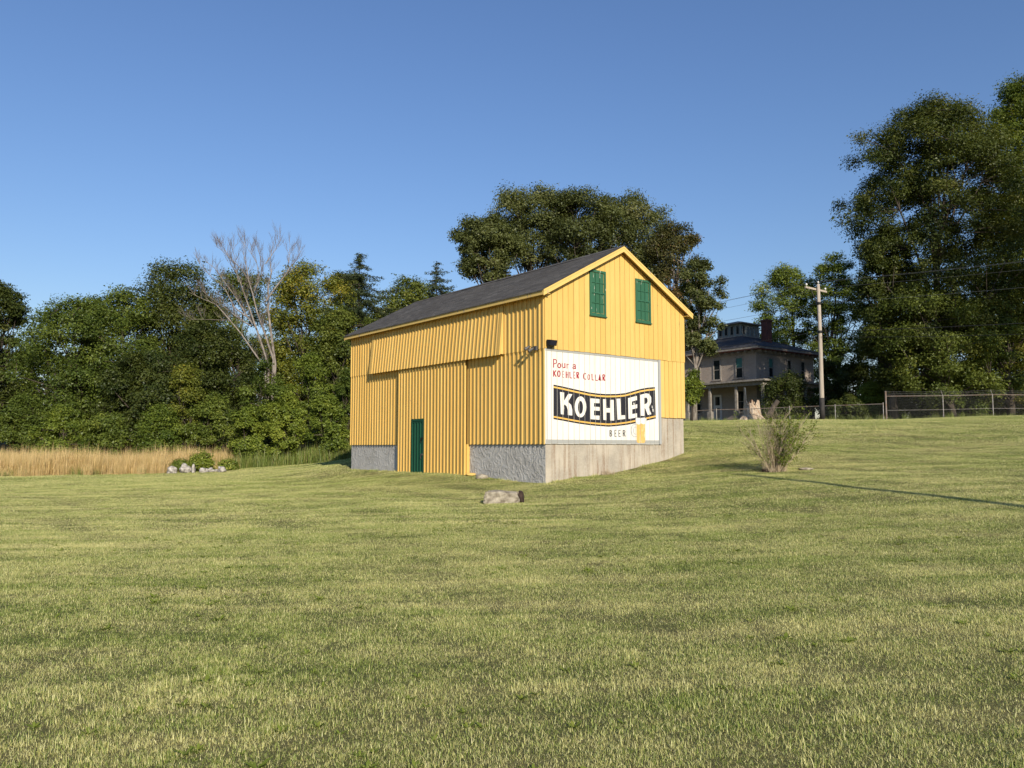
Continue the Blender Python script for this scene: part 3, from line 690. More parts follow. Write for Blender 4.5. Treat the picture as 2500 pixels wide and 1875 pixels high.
m = MB(); m.box(-.082, -.071, 4.17, 4.68, zh(2.8), zh(3.75)); m.build('door_panel', M['house_trim'], dr_)

# ================================================================ POLES AND WIRES
pb = at(2008, 1027, 50.); p1 = Vector((pb.x, 50., h(pb.x, 50.)))
wd = Vector((-vU[0], -vU[1], 0))                 # the line runs parallel to the barn's side
ad = Vector((vV[0], vV[1], 0))
ztop = at(2008, 694, 50.).z
def utility_pole(base, top, label, cross=True):
    e = empty('utility_pole', base); tag(e, label, 'pole'); H_ = top-base.z
    m = MB(); m.tube([(0,0,-.6), (0,0,H_*.2), (.02,0,H_*.6), (0,0,H_)], [.15, .145, .125, .10], 12); m.build('pole', M['pole'], e, smooth=True)
    m = MB(); m.tube([(0,0,-.1), (0,0,1.45)], [.162, .158], 12); m.build('base_wrap', M['pole_wrap'], e, smooth=True)
    if cross:
        za = H_-.32; n = -wd*.16
        m = MB(); m.bar(ad*-1.25+n+Vector((0,0,za)), ad*1.25+n+Vector((0,0,za)), .095, .12); m.build('crossarm', M['pole'], e)
        for s_ in (-1, 1):
            m = MB(); m.bar(ad*s_*.5+n*1.4+Vector((0,0,za-.05)), n*1.1+Vector((0,0,za-.85)), .045, .03); m.build('brace', M['grey_metal'], e)
        for a_, zz in ((-1.13, za+.06), (1.13, za+.06), (0, H_)):
            m = MB(); b_ = ad*a_+(n if a_ else Vector((0,0,0)))+Vector((0,0,zz)); m.tube([b_, b_+Vector((0,0,.08)), b_+Vector((0,0,.1)), b_+Vector((0,0,.16)), b_+Vector((0,0,.2))], [.02,.02,.075,.06,.03], 8)
            m.build('insulator', M['porcelain'], e, smooth=True)
        for zz in (H_-1.25, H_-3.1):
            m = MB(); m.tube([(.0,-.12,zz), (.0,-.22,zz)], .03, 6); m.tube([(0,0,zz-.08), (0,0,zz+.08)], [.16,.16], 12); m.build('clamp', M['black_metal'], e)
    return e
utility_pole(p1, ztop, 'weathered wooden utility pole with crossarm standing before the chain-link fence')
p2 = p1 + wd*42; p2.z = h(p2.x, p2.y); t2 = p2.z + (ztop-p1.z)
utility_pole(p2, t2, 'wooden utility pole outside the view carrying the wires toward the road')
p0 = p1 - wd*46; p0.z = h(p0.x, p0.y); t0 = ztop + .3
utility_pole(p0, t0, 'wooden utility pole hidden behind the barn carrying the far wire ends')
def wire(lat, dz_, rad, mat, sag, label, grp):
    m = MB()
    for (A, za, B, zb_) in ((p0, t0, p1, ztop), (p1, ztop, p2, t2)):
        pts = []
        for i in range(13):
            t = i/12; p = A.lerp(B, t) + ad*lat; p.z = za+(zb_-za)*t+dz_-sag*4*t*(1-t); pts.append(p)
        m.tube(pts, rad, 5)
    o = m.build('power_line', M[mat], None); tag(o, label, 'wire', grp); return o
G3 = 'high wires on the crossarm'
for lat, lb in ((-1.13, 'thin grey power wire on the crossarm end nearer the barn'), (0, 'thin grey power wire on the insulator at the very pole top'), (1.13, 'thin grey power wire on the crossarm end nearer the big trees')): wire(lat, .19 if lat == 0 else -.06, 0.008, 'wire', .55, lb, G3)
wire(.0, -1.25, .009, 'wire', .5, 'single grey wire clamped below the crossarm of the utility pole', 'wire')
wire(.05, -3.06, .018, 'cable', .6, 'thick black cable clamped halfway up the utility pole', 'cable')
wire(-.06, -3.42, .012, 'cable', .9, 'thin black cable hanging lowest on the utility pole', 'cable')
# plain wooden pole without a lamp, just outside the frame, whose long shadow lies across the lawn
lp = empty('wooden_post', (14.35, .35, h(14.35, .35))); tag(lp, 'plain tall wooden post outside the view casting a long shadow', 'post')
m = MB(); m.tube([(0,0,-.5), (0,0,4), (0,0,11.6)], [.15, .14, .11], 12); m.build('post', M['pole'], lp, smooth=True)
m = MB(); m.tube([(0,0,11.6), (0,0,11.66)], [.13, .06], 12); m.build('cap', M['grey_metal'], lp)

# ================================================================ FENCES
def chain(name, P, top, mb_pitch, parent, mat):
    """woven diagonal wires between ground and rail along polyline P (world, relative to parent at origin)"""
    m = MB(); P = [Vector(p) for p in P]
    for a, b in zip(P[:-1], P[1:]):
        L_ = (b-a).length; n = int(L_/mb_pitch); d = (b-a)/L_
        hgt = top; k_ = int(hgt/mb_pitch)
        for i in range(-k_, n+1):
            for sgn in (1, -1):
                # wire from (x, 0) rising to (x + sgn*hgt)
                x0 = i*mb_pitch if sgn > 0 else (i+k_)*mb_pitch
                xa, za, xb, zb_ = x0, 0., x0+sgn*hgt, hgt
                lo, hi = 0., L_
                def cl(x, z, x2, z2):
                    if x < lo: z += (lo-x)/(x2-x)*(z2-z); x = lo
                    if x > hi: z += (hi-x)/(x2-x)*(z2-z); x = hi
                    return x, z
                if max(xa, xb) <= lo or min(xa, xb) >= hi: continue
                A = cl(xa, za, xb, zb_); B = cl(xb, zb_, xa, za)
                pa = a + d*A[0]; pb_ = a + d*B[0]
                pa.z = a.z+(b.z-a.z)*A[0]/L_ + A[1]; pb_.z = a.z+(b.z-a.z)*B[0]/L_ + B[1]
                m.tube([pa, pb_], .0026, 3, cap=False)
    o = m.build(name, mat, parent); o['kind'] = 'stuff'; return o
def gpt(px, y, lift=0): 
    x = (px-1250)/1926.*y; return Vector((x, y, h(x, y)+lift))
# low fence
f1 = empty('chain_link_fence', gpt(1600, 60)); tag(f1, 'low chain-link fence with top rail running in front of the house and stump', 'fence')
def loc(p, e): return p - e.location
lowpx = [(1600, 60.), (1668, 59.), (1751, 57.6), (1838, 56.5), (1930, 55.2), (2042, 53.6), (2160, 52.1)]
lowP = [gpt(px, y) for px, y in lowpx]; LH = 1.12
for p in lowP:
    m = MB(); q = loc(p, f1); m.tube([q-Vector((0,0,.3)), q+Vector((0,0,LH+.04)), q+Vector((0,0,LH+.1))], [.032, .032, .02], 8); m.build('post', M['galv'], f1)
for a, b in zip(lowP[:-1], lowP[1:]):
    m = MB(); m.tube([loc(a, f1)+Vector((0,0,LH)), loc(b, f1)+Vector((0,0,LH))], .024, 6); m.build('rail', M['rusty'], f1)
chain('wire_mesh', [loc(p, f1)+Vector((0,0,.03)) for p in lowP], LH-.04, .11, f1, M['mesh_wire'])
# tall fence with barbed wire
tallpx = [(2167, 52.), (2307, 53.2), (2429, 54.2), (2560, 55.2), (2700, 56.2)]
tallP = [gpt(px, y) for px, y in tallpx]; TT = 1.62
f2 = empty('barbed_fence', tallP[0]); tag(f2, 'tall chain-link fence topped with barbed wire under the big trees', 'fence')
for i, p in enumerate(tallP):
    m = MB(); q = loc(p, f2); r_ = .055 if i == 0 else .035
    m.tube([q-Vector((0,0,.3)), q+Vector((0,0,TT+(.34 if i == 0 else .02)))], r_, 8)
    if i: m.tube([q+Vector((0,0,TT)), q+Vector((-.05,.1,TT+.36))], [.02, .014], 6)
    m.build('post', M['rusty' if i == 0 else 'galv'], f2)
for a, b in zip(tallP[:-1], tallP[1:]):
    m = MB(); m.tube([loc(a, f2)+Vector((0,0,TT)), loc(b, f2)+Vector((0,0,TT))], .024, 6); m.build('rail', M['rusty'], f2)
    m = MB(); m.tube([loc(a, f2)+Vector((0,0,TT*.42)), loc(b, f2)+Vector((0,0,TT*.42))], .012, 6); m.build('tension_wire', M['galv'], f2)
    for q in range(3):
        oA = Vector((-.05*(q+1)/3, .1*(q+1)/3, TT+.11*(q+1))); m = MB()
        pts = [loc(a, f2).lerp(loc(b, f2), t)+oA-Vector((0,0,.05*4*t*(1-t))) for t in np.linspace(0, 1, 9)]
        m.tube(pts, .006, 4)
        for t in np.linspace(.05, .95, 9):
            c = loc(a, f2).lerp(loc(b, f2), t)+oA-Vector((0,0,.05*4*t*(1-t))); m.bar(c-Vector((.02,.0,.04)), c+Vector((.02,0,.04)), .006)
        m.build('barbed_wire', M['mesh_wire'], f2)
chain('wire_mesh', [loc(p, f2)+Vector((0,0,.03)) for p in tallP], TT-.04, .11, f2, M['mesh_wire'])

# ================================================================ TREES
def unit(a): return a/np.maximum(np.linalg.norm(a, axis=-1, keepdims=True), 1e-9)
def leaf_mesh(name, C, N_, rad, squash, per, size, mat, rng, tintc=None, droop=.25, narrow=.32, quad=False):
    """leaf-sized rhombs spread through clumps; C centres (k,3), N_ outward dirs (k,3), rad (k,)"""
    kk = len(C); cnt = np.maximum((per*(rad/np.mean(rad))**2).astype(int), 4)
    ci = np.repeat(np.arange(kk), cnt); n = len(ci)
    d = unit(rng.normal(size=(n, 3))); r = rng.random(n)**.42
    # ragged clumps: radius varies with direction, so the outline is uneven
    lob = 1 + .35*np.sin(d[:,0]*5+ci*1.7) * np.sin(d[:,1]*6+ci*2.3) + .2*np.sin(d[:,2]*9+ci)
    off_ = d*(r*lob*rad[ci])[:,None]; off_[:,2] *= squash
    P = C[ci] + off_
    nr = unit(d*.55 + N_[ci]*.35 + np.array([0,0,.55]) + rng.normal(size=(n,3))*.55)
    t = unit(np.cross(nr, rng.normal(size=(n,3)))); t[:,2] -= droop; t = unit(t - nr*(t*nr).sum(1, keepdims=True))
    b = np.cross(nr, t); s = (size*rng.uniform(.6, 1.25, n))[:,None]
    bend = nr*s*.10
    if quad:
        V = np.stack([P - t*s*.5, P + b*s*narrow + bend, P + t*s*.5 - bend*.6, P - b*s*narrow + bend], 1).reshape(-1, 3); F = np.arange(4*n).reshape(n, 4)
    else:
        V = np.stack([P - t*s*.45 + b*s*narrow, P + t*s*.55, P - t*s*.45*rng.uniform(.2, 1, (n, 1)) - b*s*narrow], 1).reshape(-1, 3); F = np.arange(3*n).reshape(n, 3)
    base = rng.normal(.40, .10, kk) if tintc is None else tintc
    tint = np.clip(base[ci] + rng.normal(0, .16, n) + (r-.6)*.15, 0, 1)
    return fastmesh(name, V, F, mat, tint)
PROFILE = {
 'round': lambda t: np.sqrt(np.maximum(1-(2*t-1)**2, 0))**.85,
 'full':  lambda t: np.where(t < .55, .82+.18*t/.55, np.sqrt(np.maximum(1-((t-.55)/.45)**2, 0))),
 'umbrella': lambda t: np.where(t < .6, .55+.45*(t/.6)**.7, np.sqrt(np.maximum(1-((t-.6)/.42)**2, 0.02))),
 'tall':  lambda t: np.where(t < .35, .55+.45*t/.35, np.sqrt(np.maximum(1-((t-.35)/.66)**2, 0))),
 'dome':  lambda t: np.sqrt(np.maximum(1-t**2, 0)),
}
def tree(name, label, px, top, y, hw, bottom, mat, seed, prof='full', nclump=110, per=230, size=.23, squash=.55, rc=None, trunk=.28, bark='bark',
         lean=0., group=None, ybow=1., cat='tree', stems=1, shell=.55, tintsd=.10, base=None, back=.75, gap=0., lobed=.33):
    """px: photo x of the crown's axis; top/bottom: photo y of its upper and lower edge; hw: half width in photo pixels; y: distance"""
    rng = np.random.default_rng(seed)
    T = at(px, top, y); Bt = at(px, bottom, y); Wd = hw/FPX*y
    bx_ = T.x if base is None else at(base, bottom, y).x
    bz = h(bx_, y); root = empty(name, (bx_, y, bz)); tag(root, label, cat, group)
    z0 = max(Bt.z-bz, .15); z1 = T.z-bz; cx = T.x-bx_; Hc = z1-z0
    rc = rc or max(min(Wd, Hc)*.22, .35)
    f = PROFILE[prof]; ph = rng.uniform(0, 6.28, 6)
    # a crown is a handful of lobes; the leaf clumps sit on their outer sides, so light and dark masses form
    nlob = int(np.clip(nclump/8, 5, 34)); lr0 = min(Wd, Hc*.6)*(.46 if nlob < 14 else .36)
    lobes = []; mind = lr0*1.05
    while len(lobes) < nlob:
        t = rng.random(); az = rng.uniform(0, 2*math.pi); r_ = f(np.array([t]))[0]*max(Wd-lr0*.8, Wd*.3)*rng.uniform(.35, 1.0)**.6
        q = np.array([r_*math.cos(az), r_*math.sin(az)*back, z0+lr0*.5+t*max(Hc-lr0*1.25, .1)])
        if all(np.linalg.norm(q-l_[0]) > mind for l_ in lobes): lobes.append((q, lr0*rng.uniform(.75, 1.2), rng.normal(0, .09)))
        mind *= .995
    pts = []; lt = []; tries = 0; mind = rc*.62
    mid_ = np.array([0, 0, z0+Hc*.35])
    while len(pts) < nclump and tries < 4000:
        tries += 1; l_ = lobes[int(rng.integers(nlob))]
        d_ = rng.normal(size=3); d_ = d_/np.linalg.norm(d_); o_ = l_[0]-mid_; o_ = o_/max(np.linalg.norm(o_), 1e-6)
        d_ = d_ + o_*.55 + np.array([0, -.15, .35]); d_ = d_/np.linalg.norm(d_)
        q = l_[0] + d_*l_[1]*np.array([1, back, .8])*rng.uniform(.55, 1.0)
        if rng.random() > lobed:            # filling foliage between the lobes
            t = rng.random()**.9; az = rng.uniform(0, 6.283); r_ = f(np.array([t]))[0]*(Wd-rc*.6)*rng.random()**shell*(1+.14*math.sin(3*az+ph[0]+5*t))
            q = np.array([r_*math.cos(az), r_*math.sin(az)*back, z0+rc*.3+t*(Hc-rc*.8)])
        if tries < 2500 and (q[2] > z1-rc*.35 or q[2] < z0): continue
        if all((q[0]-p_[0])**2+(q[1]-p_[1])**2+((q[2]-p_[2])*1.25)**2 > mind**2 for p_ in pts): pts.append(q); lt.append(l_[2])
        mind *= .9993
    C = np.array(pts); C[:,0] += cx*np.clip((C[:,2])/max(z1, .1), 0, 1) + lean*C[:,2]
    axis_ = np.c_[cx*np.clip(C[:,2]/z1, 0, 1), np.zeros(len(C)), C[:,2]*.75+z0*.2]
    N_ = unit(C-axis_)
    rad = rc*rng.uniform(.7, 1.25, len(C))
    if gap: rad *= 1-gap
    # trunk and limbs
    m = MB()
    if trunk > 0:
        tb = min(z1*.80, z1-rc)
        trunks = []
        for s_ in range(stems):
            o_ = (rng.uniform(-1, 1), rng.uniform(-.5, .5)) if stems > 1 else (0, 0)
            sp = Wd*.35 if stems > 1 else 0
            P_ = [Vector((o_[0]*.15*s_, o_[1]*.15*s_, -.3))]
            for i in range(1, 7):
                t = i/6; P_.append(Vector((cx*t*.9+o_[0]*sp*t+rng.normal()*.06*z1*.3*t+lean*tb*t, o_[1]*sp*t+rng.normal()*.04*z1*.3*t, tb*t)))
            r0 = trunk/(stems**.5)
            m.tube(P_, [r0*1.25]+[r0*(1-.85*(i/6)**1.1) for i in range(1, 7)], 8); trunks.append(P_)
        order = list(range(len(C))); rng.shuffle(order)
        nl = min(len(C), 34 if nclump > 60 else 14); limbs = []
        for li in order[:nl]:
            tip = Vector(C[li]); P_ = trunks[int(rng.integers(len(trunks)))]
            zt = max(z0*.75, min(tip.z*rng.uniform(.45, .78), tb*.95)); q = zt/tb*6; i0 = min(int(q), 5); st = P_[i0].lerp(P_[i0+1], q-i0)
            mid = st.lerp(tip, .5)+Vector((rng.normal()*.1, rng.normal()*.1, .12))*rc
            lr = max(trunk*(.34*(1-zt/tb)+.10), .025)
            pl = [st, st.lerp(mid, .55)+Vector((0,0,.05*rc)), mid, mid.lerp(tip, .6), tip]
            m.tube(pl, [lr, lr*.8, lr*.6, lr*.4, lr*.16], 5, cap=False); limbs += pl[1:]
        L_ = np.array([tuple(p) for p in limbs])
        for li in order[nl:]:
            c = C[li]; j = int(np.argmin(((L_-c)**2).sum(1) + 4*np.maximum(L_[:,2]-c[2], 0))); a_ = Vector(L_[j]); b_ = Vector(c)
            m.tube([a_, a_.lerp(b_, .5)+Vector((0,0,.08*rc)), b_], [.04, .028, .014], 4, cap=False)
        m.build('trunk', M[bark], root, smooth=True)
    tc = np.clip(rng.normal(.42+.13*math.sin(seed*2.3), tintsd, len(C)) + np.array(lt) + .10*np.sin(C[:,0]*.9+seed)*np.sin(C[:,2]*.8), 0, 1)
    me = leaf_mesh('crown', C, N_, rad, min(squash+.22, .85), per*1.5, size*.85, LM[mat], rng, tc)
    put('crown', me, root)
    return root
# --- edge of the wood on the left
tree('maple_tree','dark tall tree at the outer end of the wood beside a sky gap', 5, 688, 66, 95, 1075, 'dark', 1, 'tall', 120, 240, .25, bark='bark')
tree('maple_tree','broad layered maple overhanging the tawny field end of the wood', 205, 722, 58, 165, 1085, 'maple', 2, 'full', 190, 210, .22, .38)
tree('oak_tree','tallest leafy oak of the wood, dark crown with stepped shoulder', 430, 632, 72, 150, 1040, 'dark', 3, 'tall', 160, 240, .26)
tree('oak_tree','rounded oak leaning over the maple, left shoulder of the tall oak', 300, 700, 68, 120, 1040, 'maple', 4, 'round', 110, 230, .25)
tree('ash_tree','leafy ash standing behind the bleached dead tree', 590, 650, 75, 120, 1040, 'olive', 5, 'tall', 120, 220, .25)
tree('ash_tree','yellow-green rounded tree between dead tree and first spruce', 745, 640, 66, 120, 1010, 'yellowgreen', 6, 'round', 140, 230, .22, tintsd=.16)
tree('maple_tree','dark leafy tree filling the gap below the dead tree', 520, 780, 60, 135, 1080, 'dark', 7, 'full', 130, 220, .22, .42)
tree('ash_tree','olive tree with paler sunlit leaves next to the barn eave', 830, 745, 56, 95, 1040, 'olive', 8, 'full', 110, 230, .20, tintsd=.14)
tree('oak_tree','dense rounded tree between the two spruces above the barn roof', 985, 668, 78, 105, 900, 'olive', 9, 'dome', 90, 240, .26)
tree('maple_tree','low dark tree peeping over the barn roof beside the second spruce', 1090, 712, 82, 70, 900, 'dark', 10, 'round', 60, 230, .26)
tree('maple_tree','dark tree behind the spruce at the back of the wood', 850, 660, 84, 75, 900, 'dark', 17, 'round', 70, 230, .27)
tree('maple_tree','dense understory maple in the middle of the wood edge', 360, 850, 56, 130, 1090, 'dark', 18, 'full', 110, 210, .21, .40)
tree('maple_tree','dark tree beyond the gap at the outer wood', -130, 700, 62, 120, 1080, 'dark', 19, 'full', 110, 220, .25)
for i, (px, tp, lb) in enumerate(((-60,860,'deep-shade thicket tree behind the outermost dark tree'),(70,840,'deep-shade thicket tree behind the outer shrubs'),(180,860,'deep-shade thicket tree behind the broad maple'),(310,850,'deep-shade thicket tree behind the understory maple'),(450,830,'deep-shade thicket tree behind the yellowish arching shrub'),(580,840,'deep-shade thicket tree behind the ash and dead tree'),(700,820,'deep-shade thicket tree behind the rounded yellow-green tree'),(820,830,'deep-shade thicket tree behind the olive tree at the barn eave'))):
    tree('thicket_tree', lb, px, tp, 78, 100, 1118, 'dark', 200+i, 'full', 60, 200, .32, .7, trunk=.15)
tree('maple_tree','dark tree outside the view continuing the wood', -330, 720, 58, 120, 1085, 'maple', 31, 'full', 100, 190, .25)
# shrubs along its foot
SH = [(60,960,52,70,1125,'maple','dark leafy shrub at the outer foot of the wood'),(150,990,50,80,1130,'shrub','wide shrub behind the tawny grass under the broad maple'),
 (270,1000,50,75,1125,'maple','leafy shrub behind the tawny grass below the oaks'),(400,985,50,80,1126,'shrub','bushy shrub behind the tawny grass, middle of the hedge'),
 (520,960,50,75,1126,'maple','shrub beside the rock pile at the end of the tawny grass'),(610,985,49,65,1130,'shrub','low bright shrub right behind the rock pile'),
 (650,868,52,85,1124,'locust','tall bright green shrub under the dead tree'),(705,960,49,70,1130,'shrub','rounded shrub on the mown edge below the dead tree'),
 (760,850,53,85,1124,'shrub','tall leafy shrub beside the far corner of the barn'),(800,960,48.5,70,1130,'shrub','shrub half in the shade of the barn'),
 (455,880,54,80,1090,'yellowgreen','yellowish arching shrub in front of the tall oak'),(850,900,52,60,1115,'maple','dark shrub hidden partly by the far barn corner')]
for i, (px, tp, y, hw, bt, mt, lb) in enumerate(SH):
    tree('shrub', lb, px, tp, y, hw, bt, mt, 40+i, 'dome', 55, 200, .17, .6, trunk=.06, cat='shrub', stems=3, group='shrubs along the foot of the wood')
# --- tall grove behind the barn, bare trunks and wind-combed crowns
GV = [(1195,525,60,90,695,11,'slender grove tree whose crown reaches farthest out over the roof',-.02),(1300,455,64,120,660,12,'tall grove tree with rounded top above the middle of the roof',0),
      (1420,462,62,115,660,13,'dense grove tree directly above the barn ridge',0),(1540,465,66,120,700,14,'grove tree with feathery top behind the gable peak',0)]
for (px, tp, y, hw, bt, sd, lb, ln) in GV:
    tree('grove_tree', lb, px, tp, y, hw, bt, 'greygreen', sd, 'umbrella', 120, 230, .21, .55, trunk=.30, bark='bark', group='grove behind the barn', lobed=.5, shell=.42, lean=ln)
tree('oak_tree','tree with rusty brown leaves on the slope of the grove', 1640, 540, 58, 95, 850, 'red', 15, 'round', 130, 180, .19, .55, bark='pale_bark', tintsd=.14, gap=.1)
tree('oak_tree','thin open tree with pale limbs between barn gable and old house', 1708, 630, 48, 72, 870, 'greygreen', 16, 'full', 100, 170, .17, .55, trunk=.2, bark='pale_bark', tintsd=.15, base=1690)
tree('shrub','small leafy bush growing against the barn gable corner', 1688, 900, 44, 24, 985, 'shrub', 61, 'round', 24, 170, .14, trunk=.05, cat='shrub', stems=2)
# --- trees by the house and the great trees on the right
tree('locust_tree','light green locust with tiered tufts rising behind the red chimney', 1925, 648, 88, 105, 980, 'locust', 20, 'full', 130, 250, .26, .45, tintsd=.14)
tree('locust_tree','locust with rounded top standing behind the utility pole', 2035, 618, 84, 90, 1010, 'locust', 21, 'full', 130, 250, .25, .45, tintsd=.14)
tree('elm_tree','huge dark elm spreading over the barbed fence', 2275, 238, 60, 240, 850, 'dark', 22, 'full', 420, 330, .21, .5, rc=1.05, trunk=.42, back=.8, tintsd=.16)
tree('elm_tree','huge leafy tree at the field end behind the elm', 2500, 178, 66, 150, 880, 'maple', 23, 'full', 260, 300, .24, .5, rc=1.1, trunk=.5)
tree('elm_tree','drooping elm with olive sunlit boughs low over the barbed fence', 2240, 690, 57, 160, 985, 'olive', 24, 'full', 140, 210, .19, .42, trunk=.22, tintsd=.16, base=2330, gap=.12)
tree('elm_tree','olive-leaved tree hanging over the far end of the barbed fence', 2450, 640, 58, 115, 1000, 'olive', 25, 'full', 110, 210, .19, .45, trunk=.25, tintsd=.16)
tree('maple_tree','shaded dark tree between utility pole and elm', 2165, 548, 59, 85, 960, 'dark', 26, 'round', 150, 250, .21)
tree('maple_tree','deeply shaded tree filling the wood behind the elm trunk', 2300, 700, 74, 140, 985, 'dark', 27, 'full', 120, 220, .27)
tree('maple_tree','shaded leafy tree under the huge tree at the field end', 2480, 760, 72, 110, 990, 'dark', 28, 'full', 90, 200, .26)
tree('maple_tree','huge leafy tree beyond the barbed fence outside the view', 2720, 260, 62, 170, 920, 'maple', 29, 'tall', 130, 240, .27, .5, trunk=.4)
for i, (px, tp, y, hw, bt, mt, lb) in enumerate([(1930,905,66,95,1042,'dark','overgrown dark shrub swallowing the corner of the porch'),(2070,960,60,60,1040,'dark','dark shrub behind the low fence next to the utility pole'),
   (2130,930,62,55,1035,'shrub','ragged shrub where the low fence meets the tall one'),(2340,880,58,75,1022,'shrub','vine-covered shrub at the foot of the elm'),
   (2240,915,60,80,1030,'dark','low dark shrub behind the first barbed fence panel'),(2450,915,60,75,1026,'dark','low dark shrub behind the far barbed fence panel'),
   (2020,870,70,45,1030,'dark','narrow dark shrub beside the end of the house'),(2400,860,58,40,985,'maple','ivy-clad young tree beside the elm')]):
    tree('shrub', lb, px, tp, y, hw, bt, mt, 70+i, 'dome', 50, 200, .19, .6, trunk=.06, cat='shrub', stems=3)
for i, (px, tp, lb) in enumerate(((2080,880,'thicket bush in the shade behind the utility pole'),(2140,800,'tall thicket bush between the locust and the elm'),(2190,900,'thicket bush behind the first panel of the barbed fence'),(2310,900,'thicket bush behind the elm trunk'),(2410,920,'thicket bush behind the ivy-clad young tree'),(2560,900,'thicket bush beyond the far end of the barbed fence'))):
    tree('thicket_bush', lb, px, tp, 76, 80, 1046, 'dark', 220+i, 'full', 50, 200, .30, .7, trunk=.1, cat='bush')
def offtree(label, x, y, z0, z1, rad, mat, seed, n):
    # a tree beside the view, known from the shade it throws
    u_ = 1250+x/y*1926 if y > 0 else 0; rng = np.random.default_rng(seed); bz = h(x, y); root = empty('shade_tree', (x, y, bz)); tag(root, label, 'tree')
    C = []
    while len(C) < n:
        q = rng.uniform(-1, 1, 3)
        if (q**2).sum() < 1: C.append((q[0]*rad, q[1]*rad, z0+(z1-z0)*(q[2]+1)/2))
    C = np.array(C); m = MB(); m.tube([(0,0,-.3), (.1,0,z0), (0,.1,z1*.85)], [.35, .28, .06], 8)
    for c in C[::3]: m.tube([(0,0,max(c[2]*.6, z0*.8)), (c[0]*.5, c[1]*.5, c[2]*.85), c], [.09, .05, .015], 5, cap=False)
    m.build('trunk', M['bark'], root, smooth=True)
    put('crown', leaf_mesh('crown', C, unit(C-np.array([0,0,(z0+z1)/2])), np.full(n, rad*.26), .6, 190, .28, LM[mat], rng), root)
offtree('tall roadside tree outside the view shading the old house', 41., 42.5, 9.5, 24., 6.2, 'maple', 301, 80)
offtree('roadside tree outside the view shading the far fence', 50., 44., 9., 25., 6.5, 'maple', 302, 110)
# --- spruces
def spruce(label, px, top, y, hw, bottom, seed, sparse=1.):
    rng = np.random.default_rng(seed); T = at(px, top, y); bz = h(T.x, y); root = empty('spruce_tree', (T.x, y, bz)); tag(root, label, 'tree')
    Ht = T.z-bz; z0 = max(at(px, bottom, y).z-bz, 1.); W = hw/FPX*y
    m = MB(); m.tube([(0,0,-.3), (0,0,Ht*.5), (0,0,Ht*.98)], [.26, .16, .02], 7); C, N_, rad = [], [], []
    zz = z0
    while zz < Ht-.15:
        t = (zz-z0)/(Ht-z0); L_ = W*(1-t)**1.0*rng.uniform(.55, 1.2)+.15
        nb = int(rng.integers(4, 7))
        a0 = rng.uniform(0, 6.28)
        for q in range(nb):
            a = a0+6.28*q/nb+rng.normal()*.3; d = np.array([math.cos(a), math.sin(a), 0]); l = L_*rng.uniform(.45, 1.25); z_ = zz; zz = zz+rng.uniform(-.32, .32)
            tip = d*l+np.array([0,0,zz-.18*l+.12*l*l/W]); mid = d*l*.55+np.array([0,0,zz-.16*l])
            m.tube([(0,0,zz), mid, tip], [.035, .025, .01], 4, cap=False)
            for s_ in np.linspace(.2, 1, max(int(l/.33), 2)):
                c = (mid*s_/.55 + np.array([0,0,zz])*(1-s_/.55)) if s_ < .55 else mid+(tip-mid)*(s_-.55)/.45
                C.append(c-np.array([0,0,.08])); N_.append(d*.4+np.array([0,0,.6])); rad.append(.20+.22*(1-s_)*min(l, 1.6)*.6+.1)
            zz = z_
        zz += rng.uniform(.25, .6)
    m.build('trunk', M['bark'], root, smooth=True)
    me = leaf_mesh('crown', np.array(C), unit(np.array(N_)), np.array(rad), .5, 44*sparse, .22, LM['needle'], rng, None, .6, .16); put('crown', me, root)
spruce('tall pointed spruce standing above the wood beside the barn', 878, 612, 74, 200, 860, 81)
spruce('ragged open-topped spruce rising over the barn roof', 1066, 638, 80, 230, 860, 82, .75)
# --- bleached dead tree
rng = np.random.default_rng(33); DY = 57.
Zd = lambda x, y_: at(440+(960-(960-x)*.94)*.2291, 540+(1600-(1600-y_)*.97)*.2291, DY)
db = Zd(960, 1560); dx_, dz0_ = db.x, h(db.x, DY)
dead = empty('dead_tree', (dx_, DY, dz0_)); tag(dead, 'bleached leafless dead tree with many forked stems above the wood', 'tree')
ST = [([(925,1600),(915,1570),(780,1380),(660,1200),(520,1030),(400,890),(250,830),(120,770)], .17, -.6),
 ([(940,1600),(935,1540),(870,1340),(790,1120),(690,1000),(600,860),(520,740),(380,560),(300,450),(190,370)], .19, .3),
 ([(960,1600),(1000,1480),(900,1180),(820,960),(770,750),(730,620),(710,480),(680,330),(690,150)], .20, -.2),
 ([(975,1600),(1010,1530),(950,1130),(915,900),(908,820),(905,650),(935,480),(910,350),(945,150)], .24, .5),
 ([(912,830),(1000,680),(1110,520),(1170,400),(1190,370),(1255,230)], .12, .6),([(1170,410),(1140,280),(1115,150)], .06, .7),
 ([(800,1130),(720,900),(660,740),(600,560),(520,440),(470,300),(400,200)], .13, 0),
 ([(740,640),(640,480),(560,400),(430,280),(370,250)], .08, -.4),([(860,560),(850,520),(820,330),(750,150)], .08, .4),
 ([(905,420),(990,270),(1050,120)], .07, .3),([(690,1000),(560,900),(480,720),(380,620),(240,500),(160,330)], .10, -.5),
 ([(740,1100),(640,1040),(540,960),(380,840),(300,770)], .09, -.8),([(520,1040),(380,1050),(240,1060),(150,1080)], .05, -.9),
 ([(780,720),(830,560),(800,400),(700,250),(590,130)], .08, .1),([(600,620),(560,460),(500,330),(520,180)], .07, .2)]
m = MB(); tw = MB()
